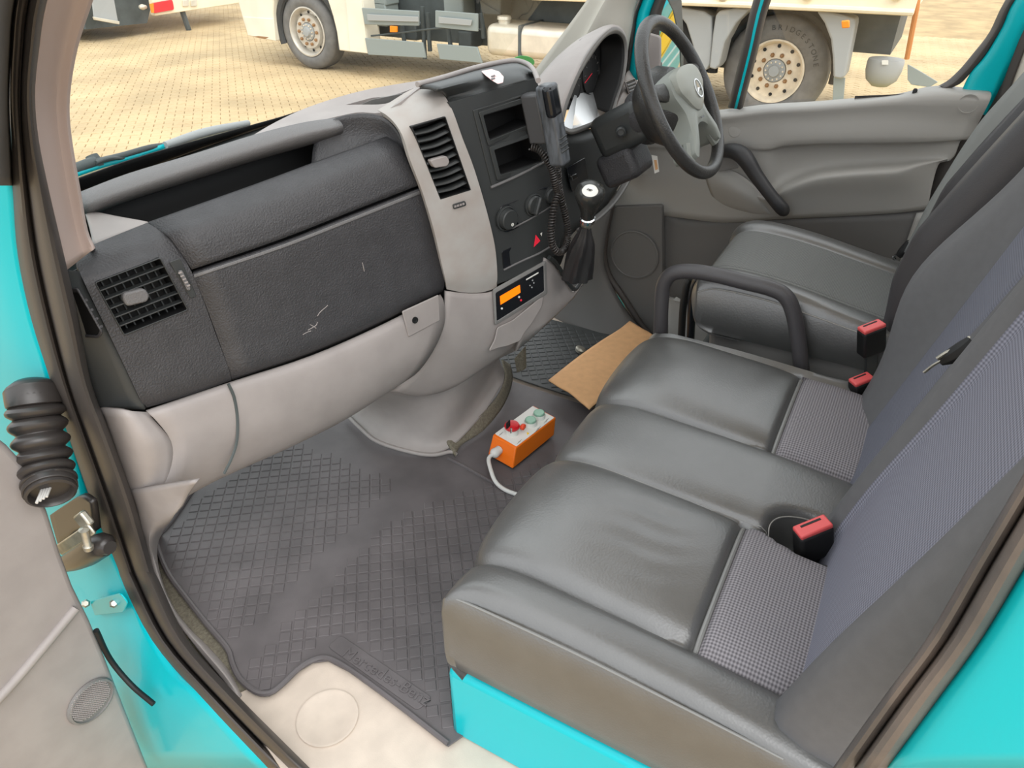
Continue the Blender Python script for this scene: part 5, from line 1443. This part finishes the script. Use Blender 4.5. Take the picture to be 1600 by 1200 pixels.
# belt tongue and strap tucked between the two bench backrests
bt_ = thing('seat_belt', P(1490, 555, x=-.28), 'dark belt strap with a metal tongue tucked between the bench backrests', 'seat belt')
loft('strap', [[P(u, v, x=-.285), P(u + 14, v + 10, x=-.30)] for u, v in ((1622, 408), (1580, 452), (1540, 498), (1508, 532), (1490, 552))], SUEDE, bt_, thick=.002, su=1)
tube('tongue_grip', [P(u, v, x=-.285) for u, v in ((1470, 566), (1486, 557), (1506, 544), (1520, 530))], [.006, .012, .013, .008], DARK, bt_, seg=8)
tube('tongue_blade', [P(u, v, x=-.287) for u, v in ((1444, 582), (1458, 571), (1472, 563))], .004, STEEL, bt_, seg=6, flat=.5)
tube('tongue_edge', [P(u, v, x=-.287) for u, v in ((1464, 560), (1480, 550), (1496, 543))], .003, STEEL, bt_, seg=6)
tube('tongue_edge', [P(u, v, x=-.285) for u, v in ((1512, 528), (1524, 527), (1522, 533))], .003, STEEL, bt_, seg=6)
# driver's belt
db2 = thing('seat_belt', P(1540, 200, x=.69), 'light grey driver belt strap running up to the far rear pillar', 'seat belt')
loft('strap', [[P(a, b, x=.665), P((a + c) / 2, (b + d) / 2, x=.64), P(c, d, x=.615)] for a, b, c, d in ((1680, 20, 1690, 60), (1600, 112, 1606, 154), (1566, 150, 1582, 192), (1533, 188, 1556, 236), (1505, 228, 1534, 266), (1480, 268, 1496, 304), (1450, 318, 1468, 340), (1428, 362, 1446, 374), (1410, 392, 1424, 402))], mat('belt_webbing', (128, 130, 128), .6, bump=(1500, .2)), db2, thick=.002, su=2)
tube('belt_end', [P(u, v, x=.67) for u, v in ((1422, 378), (1412, 392), (1404, 400))], [.010, .013, .009], DARK, db2)
tube('belt_tongue', [P(u, v, x=.668) for u, v in ((1400, 398), (1396, 402), (1399, 406))], .004, CHROME, db2, seg=6)

# ================================================================ FLOOR MATS
pm = thing('floor_mat', (-0.5, 1.0, 0.0), 'grey ribbed rubber floor mat in the passenger footwell', 'floor mat')
edge = [(310, 752), (266, 818), (244, 843), (250, 872), (264, 902), (286, 932), (322, 978), (354, 1016), (362, 1040), (374, 1064), (398, 1084), (420, 1086), (440, 1072), (465, 1048), (488, 1034), (512, 1031), (545, 1048), (610, 1095), (700, 1165)]
ol = [P(u, v, z=0.004) for u, v in edge] + [Vector((-.60, .44, .004)), Vector((.28, .44, .004)), Vector((.30, 1.10, .004)), Vector((-.10, 1.56, .004)), Vector((-.60, 1.56, .004))]
panel('mat_sheet', ol, .004, MATR, pm, bevel=.0015, nrm=Vector((0, 0, 1)), lift=-.006)
tube('raised_edge', [p + Vector((0.004, 0.002, 0)) for p in ol[:19]], .006, MATR, pm, seg=8, n=3)
def inside(x, y, poly):
    c = False
    for i in range(len(poly)):
        a, b = poly[i - 1], poly[i]
        if (a.y > y) != (b.y > y) and x < (b.x - a.x) * (y - a.y) / (b.y - a.y) + a.x: c = not c
    return c
def edged(x, y, poly):
    m = 9
    for i in range(len(poly)):
        a, b = poly[i - 1], poly[i]
        dx, dy = b.x - a.x, b.y - a.y; L = dx * dx + dy * dy
        t = min(1, max(0, ((x - a.x) * dx + (y - a.y) * dy) / L))
        m = min(m, math.hypot(a.x + dx * t - x, a.y + dy * t - y))
    return m
strip_q = [P(u, v, z=.0) for u, v in ((512, 1012), (533, 994), (676, 1092), (652, 1112))]
def treads(parent, test, z, m, ang, pitch=.0277, size=.0238, h=.0020, rng=((-1, .4), (.4, 1.6))):
    ca, sa = math.cos(ang), math.sin(ang)
    vv, ff = [], []
    for i in range(-70, 70):
        for j in range(-70, 70):
            a, b = i * pitch, j * pitch
            x, y = -.4 + a * ca - b * sa, 1.0 + a * sa + b * ca
            if not (rng[0][0] < x < rng[0][1] and rng[1][0] < y < rng[1][1]) or not test(x, y): continue
            k = len(vv)
            for s, zz in ((size / 2, 0.0), (size / 2 - .0006, h * .7), (size / 2 - .0016, h)):
                for p, q in ((-1, -1), (1, -1), (1, 1), (-1, 1)):
                    vv.append(Vector((x + (p * ca - q * sa) * s, y + (p * sa + q * ca) * s, z + zz)))
            for r in (0, 4):
                for e in range(4): ff.append((k + r + e, k + r + (e + 1) % 4, k + r + 4 + (e + 1) % 4, k + r + 4 + e))
            ff.append((k + 8, k + 9, k + 10, k + 11))
    o = mk('tread_pattern', vv, ff, m, parent, smooth=False)
    o['kind'] = 'stuff'
    return o
def tz(x, y):
    if not inside(x, y, ol) or edged(x, y, ol) < .022: return False
    if edged(x, y, strip_q) < .016 or inside(x, y, strip_q): return False
    if y > 1.085: return x < -.30 - (y - 1.085) * .0 and y < 1.50
    return y < 1.01 - max(0, x + .42) * .62
treads(pm, tz, .002, MATR, math.radians(38))
sp_ = panel('name_strip', strip_q, .003, MATR, pm, nrm=Vector((0, 0, 1)), bevel=.001, lift=.0015, r=.01)
a_, b_ = P(528, 1014, z=.0), P(668, 1098, z=.0)
text('lettering', 'Mercedes-Benz', (a_ + b_) / 2 + Vector((0, 0, .0048)) + (b_ - a_) * .05, b_ - a_, Vector((0, 0, 1)).cross(b_ - a_), .036, MATR, sp_, ext=.0020)
tube('mat_ridge', [P(u, v, z=.003) for u, v in ((700, 716), (724, 728), (752, 744), (800, 770), (850, 795))], .005, MATR, pm, seg=8)
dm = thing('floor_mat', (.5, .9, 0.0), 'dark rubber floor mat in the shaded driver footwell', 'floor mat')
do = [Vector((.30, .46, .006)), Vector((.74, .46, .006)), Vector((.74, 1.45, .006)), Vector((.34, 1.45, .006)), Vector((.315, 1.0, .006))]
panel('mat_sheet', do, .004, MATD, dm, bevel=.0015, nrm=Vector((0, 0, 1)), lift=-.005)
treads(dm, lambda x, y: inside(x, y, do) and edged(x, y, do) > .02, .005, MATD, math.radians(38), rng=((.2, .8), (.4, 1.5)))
# pedal and bracket glimpsed behind the console
pd = thing('pedal', P(906, 546, z=.03), 'small pale round pedal stud on the driver floor beside the cardboard', 'pedal')
lathe('stud', [(.018, 0), (.018, .010), (.012, .014), (0, .014)], P(906, 548, z=.01), (0, -.3, 1), STEEL, pd, seg=16)
br = thing('bracket', P(812, 575, z=.02), 'grey brown support bracket at the floor below the console', 'bracket')
panel('bracket_plate', [P(u, v, x=.28) for u, v in ((808, 556), (822, 540), (823, 574), (812, 578))], .02, CARPET, br, bevel=.002)

# ================================================================ LOOSE THINGS
# cardboard
cbt = thing('cardboard_sheet', P(930, 575, z=.07), 'torn brown cardboard sheet lying on the floor before the bench', 'cardboard')
A = [(984, 500), (1022, 527), (1006, 556), (964, 598), (940, 622), (921, 637)]
B = [(984, 500), (968, 514), (938, 533), (905, 556), (878, 577), (857, 592)]
rows = []
for t in (0, .2, .4, .6, .8, 1):
    i = t * 5; k = min(4, int(i)); fr2 = i - k
    a = Vector((lerp(A[k][0], A[k + 1][0], fr2), lerp(A[k][1], A[k + 1][1], fr2), 0)); b = Vector((lerp(B[k][0], B[k + 1][0], fr2), lerp(B[k][1], B[k + 1][1], fr2), 0))
    if t == 0: a = Vector((1000, 511, 0)); b = Vector((984, 501, 0))
    rows.append([P(lerp(b.x, a.x, s), lerp(b.y, a.y, s) + (2.0 * math.sin(s * 7 + t) if t == 1 else 0), z=.065 + .008 * math.sin(s * 3)) for s in (0, .25, .5, .75, 1)])
loft('sheet', rows, CARD, cbt, thick=.004)

# control box
cx = thing('control_box', P(815, 705, z=.01), 'orange push-button control box with red emergency stop on the mat', 'control box')
ZB, ZT = .010, .068
top = [P(u, v, z=ZT) for u, v in ((770, 679), (833, 633), (869, 652), (806, 700))]
bt2 = [P(u, v, z=ZB) for u, v in ((762, 711), (838, 658), (866, 680), (801, 733))]
bt2[1] = bt2[0] + (bt2[2] - bt2[3])
v = bt2 + top
mk('enclosure', v, [(0, 1, 2, 3), (4, 5, 6, 7), (0, 1, 5, 4), (1, 2, 6, 5), (2, 3, 7, 6), (3, 0, 4, 7)], ORANGE, cx, bevel=.004, bseg=3)
cT = sum(top, Vector()) / 4
lid = panel('label_plate', [p.lerp(cT, .06) for p in top], .0015, WHITEP, cx, r=.004, bevel=.0005, nrm=Vector((0, 0, 1)))
def onlid(u, v, dz=.0): return P(u, v, z=ZT + .0015 + dz)
es = lathe('stop_base', [(.018, 0), (.018, .016), (.016, .018), (0, .018)], onlid(800, 677), (0, 0, 1), WHITEP, cx, seg=24)
lathe('emergency_stop', [(.012, .016), (.021, .021), (.0225, .027), (.019, .033), (.010, .0345), (0, .034)], onlid(800, 677), (0, 0, 1), REDP, cx, seg=28)
rbox('red_tab', onlid(817, 667, .02), (.018, .014, .014), mat('red_orange', (230, 70, 30), .4), cx, bevel=.004)
ky = thing('key', onlid(806, 652, .04), 'small black key standing in the red stop button of the control box', 'key')
kp = onlid(800, 677, .036)
rbox('key_bow', kp + Vector((.014, .020, .014)), (.020, .005, .022), DARK, ky, bevel=.003)
rbox('key_blade', kp + Vector((.006, .006, .003)), (.006, .003, .016), CHROME, ky, bevel=.0005)
for u, v in ((829, 663), (842, 652)):
    lathe('button_bezel', [(.019, 0), (.0195, .008), (.017, .013), (.0165, .009), (0, .009)], onlid(u, v), (0, 0, 1), WHITEP, cx, seg=28)
    lathe('push_button', [(.016, .008), (.0162, .018), (.0145, .020), (.013, .0185), (0, .0185)], onlid(u, v), (0, 0, 1), GREENB, cx, seg=28)
panel('warning_mark', [onlid(u, v, .0003) for u, v in ((823, 675), (827, 677), (824, 680))], .0004, YELLOW, lid, bevel=0, nrm=Vector((0, 0, 1)))
for (u, v), n in (((842, 668), 3), ((855, 655), 3), ((783, 677), 2), ((812, 689), 2)):
    for k in range(n):
        q = onlid(u - 1.5 * k, v + 2.2 * k, .0003); dr = (top[1] - top[0]).normalized() * .008
        panel('print_line', [q - dr, q + dr, q + dr + Vector((.0012, -.0012, 0)), q - dr + Vector((.0012, -.0012, 0))], .0003, GREYD, lid, bevel=0, nrm=Vector((0, 0, 1)))
g0 = (bt2[0] * .5 + bt2[3] * .5).lerp((top[0] + top[3]) / 2, .5); gd_ = -(top[1] - top[0]).normalized()
g0 = g0 - (bt2[3] - bt2[0]) * .12
lathe('cable_gland', [(.013, -.002), (.013, .012), (.0145, .013), (.0145, .022), (.010, .028), (.007, .030), (0, .030)], g0, gd_, CABLE, cx, seg=10)
tube('cable', [g0 + gd_ * .02, g0 + gd_ * .045 - Vector((0, 0, .004)), P(768, 738, z=.03), P(774, 752, z=.018), P(784, 762, z=.012), P(800, 770, z=.010), P(830, 778, z=.010), P(880, 785, z=.010)], .0058, CABLE, cx, seg=10, n=8)

# two-way handset with cradle and coiled cord
hd = thing('radio_handset', D(862, 190, -.07), 'black radio handset with ribbed grip in a cradle on the console', 'handset')
hT, hB = P(853, 131, x=.085), P(876, 257, x=.105)
hax = (hB - hT).normalized(); L = (hB - hT).length
toC = (CAM - hT).normalized(); toC = (toC - hax * toC.dot(hax)).normalized()
side = hax.cross(toC); side = side if side.dot(RT) > 0 else -side
fz = (side * .55 - toC * 0.2 + toC * .75).normalized()
HX = (side * .83 + toC * .56).normalized(); HY = hax.cross(HX)
if HY.dot(toC) < 0: HY = -HY
hm = (hT + hB) / 2
rbox('cradle', D(838, 185, -.022), (.05, .03, .115), mat('cradle_grey', (76, 76, 78), .5), hd, ax=(HX, HY, hax), bevel=.006)
rbox('handset_body', hm, (.042, .040, L), mat('handset_worn', (58, 60, 62), .4, noise=(70, .25, (96, 100, 106)), stretch=(1, 1, .25)), hd, ax=(HX, HY, hax), bevel=.009, bseg=4)
rbox('earpiece', hm - hax * L * .30 + HX * .010 + HY * .004, (.026, .040, L * .38), GLOSSB, hd, ax=(HX, HY, hax), bevel=.010, bseg=4)
rbox('push_to_talk', hm + hax * L * .02 + HX * .015, (.012, .026, L * .14), mat('ptt_grey', (112, 118, 122), .4), hd, ax=(HX, HY, hax), bevel=.004)
for k in range(4):
    rbox('grip_rib', hm + hax * L * (.15 + .055 * k) + HX * .016, (.012, .034, .0045), STACK, hd, ax=(HX, HY, hax), bevel=.002)
def coil(path, r, turns, wire, name):
    pts = cr(path, 40); fr = frames(pts)
    n = len(pts); rows = []
    ds_ = [0]
    for i in range(1, n): ds_.append(ds_[-1] + (pts[i] - pts[i - 1]).length)
    out_ = []
    N = turns * 12
    for q in range(N + 1):
        s = ds_[-1] * q / N
        i = max(0, min(n - 2, next((k for k in range(n - 1) if ds_[k + 1] >= s), n - 2)))
        t = (s - ds_[i]) / max(1e-9, ds_[i + 1] - ds_[i])
        p = pts[i].lerp(pts[i + 1], t); T, a, b = fr[i]
        an = 2 * math.pi * q / 12
        out_.append(p + a * math.cos(an) * r + b * math.sin(an) * r)
    return tube(name, out_, wire, GLOSSB if False else HOSE, hd, seg=6, smooth_path=False)
coil([D(829, 229, -.012), D(842, 234, -.03), D(853, 247, -.045), D(862, 264, -.05), D(867, 285, -.05), D(872, 303, -.045)], .0075, 26, .0022, 'coiled_cord')
coil([D(872, 305, -.05), D(867, 318, -.055), D(863, 340, -.06), D(861, 365, -.06), D(864, 384, -.06), D(872, 394, -.055), D(881, 390, -.045), D(887, 372, -.035), D(886, 350, -.03), D(880, 322, -.03), D(874, 296, -.03), D(871, 262, -.04)], .0075, 66, .0022, 'coiled_cord')
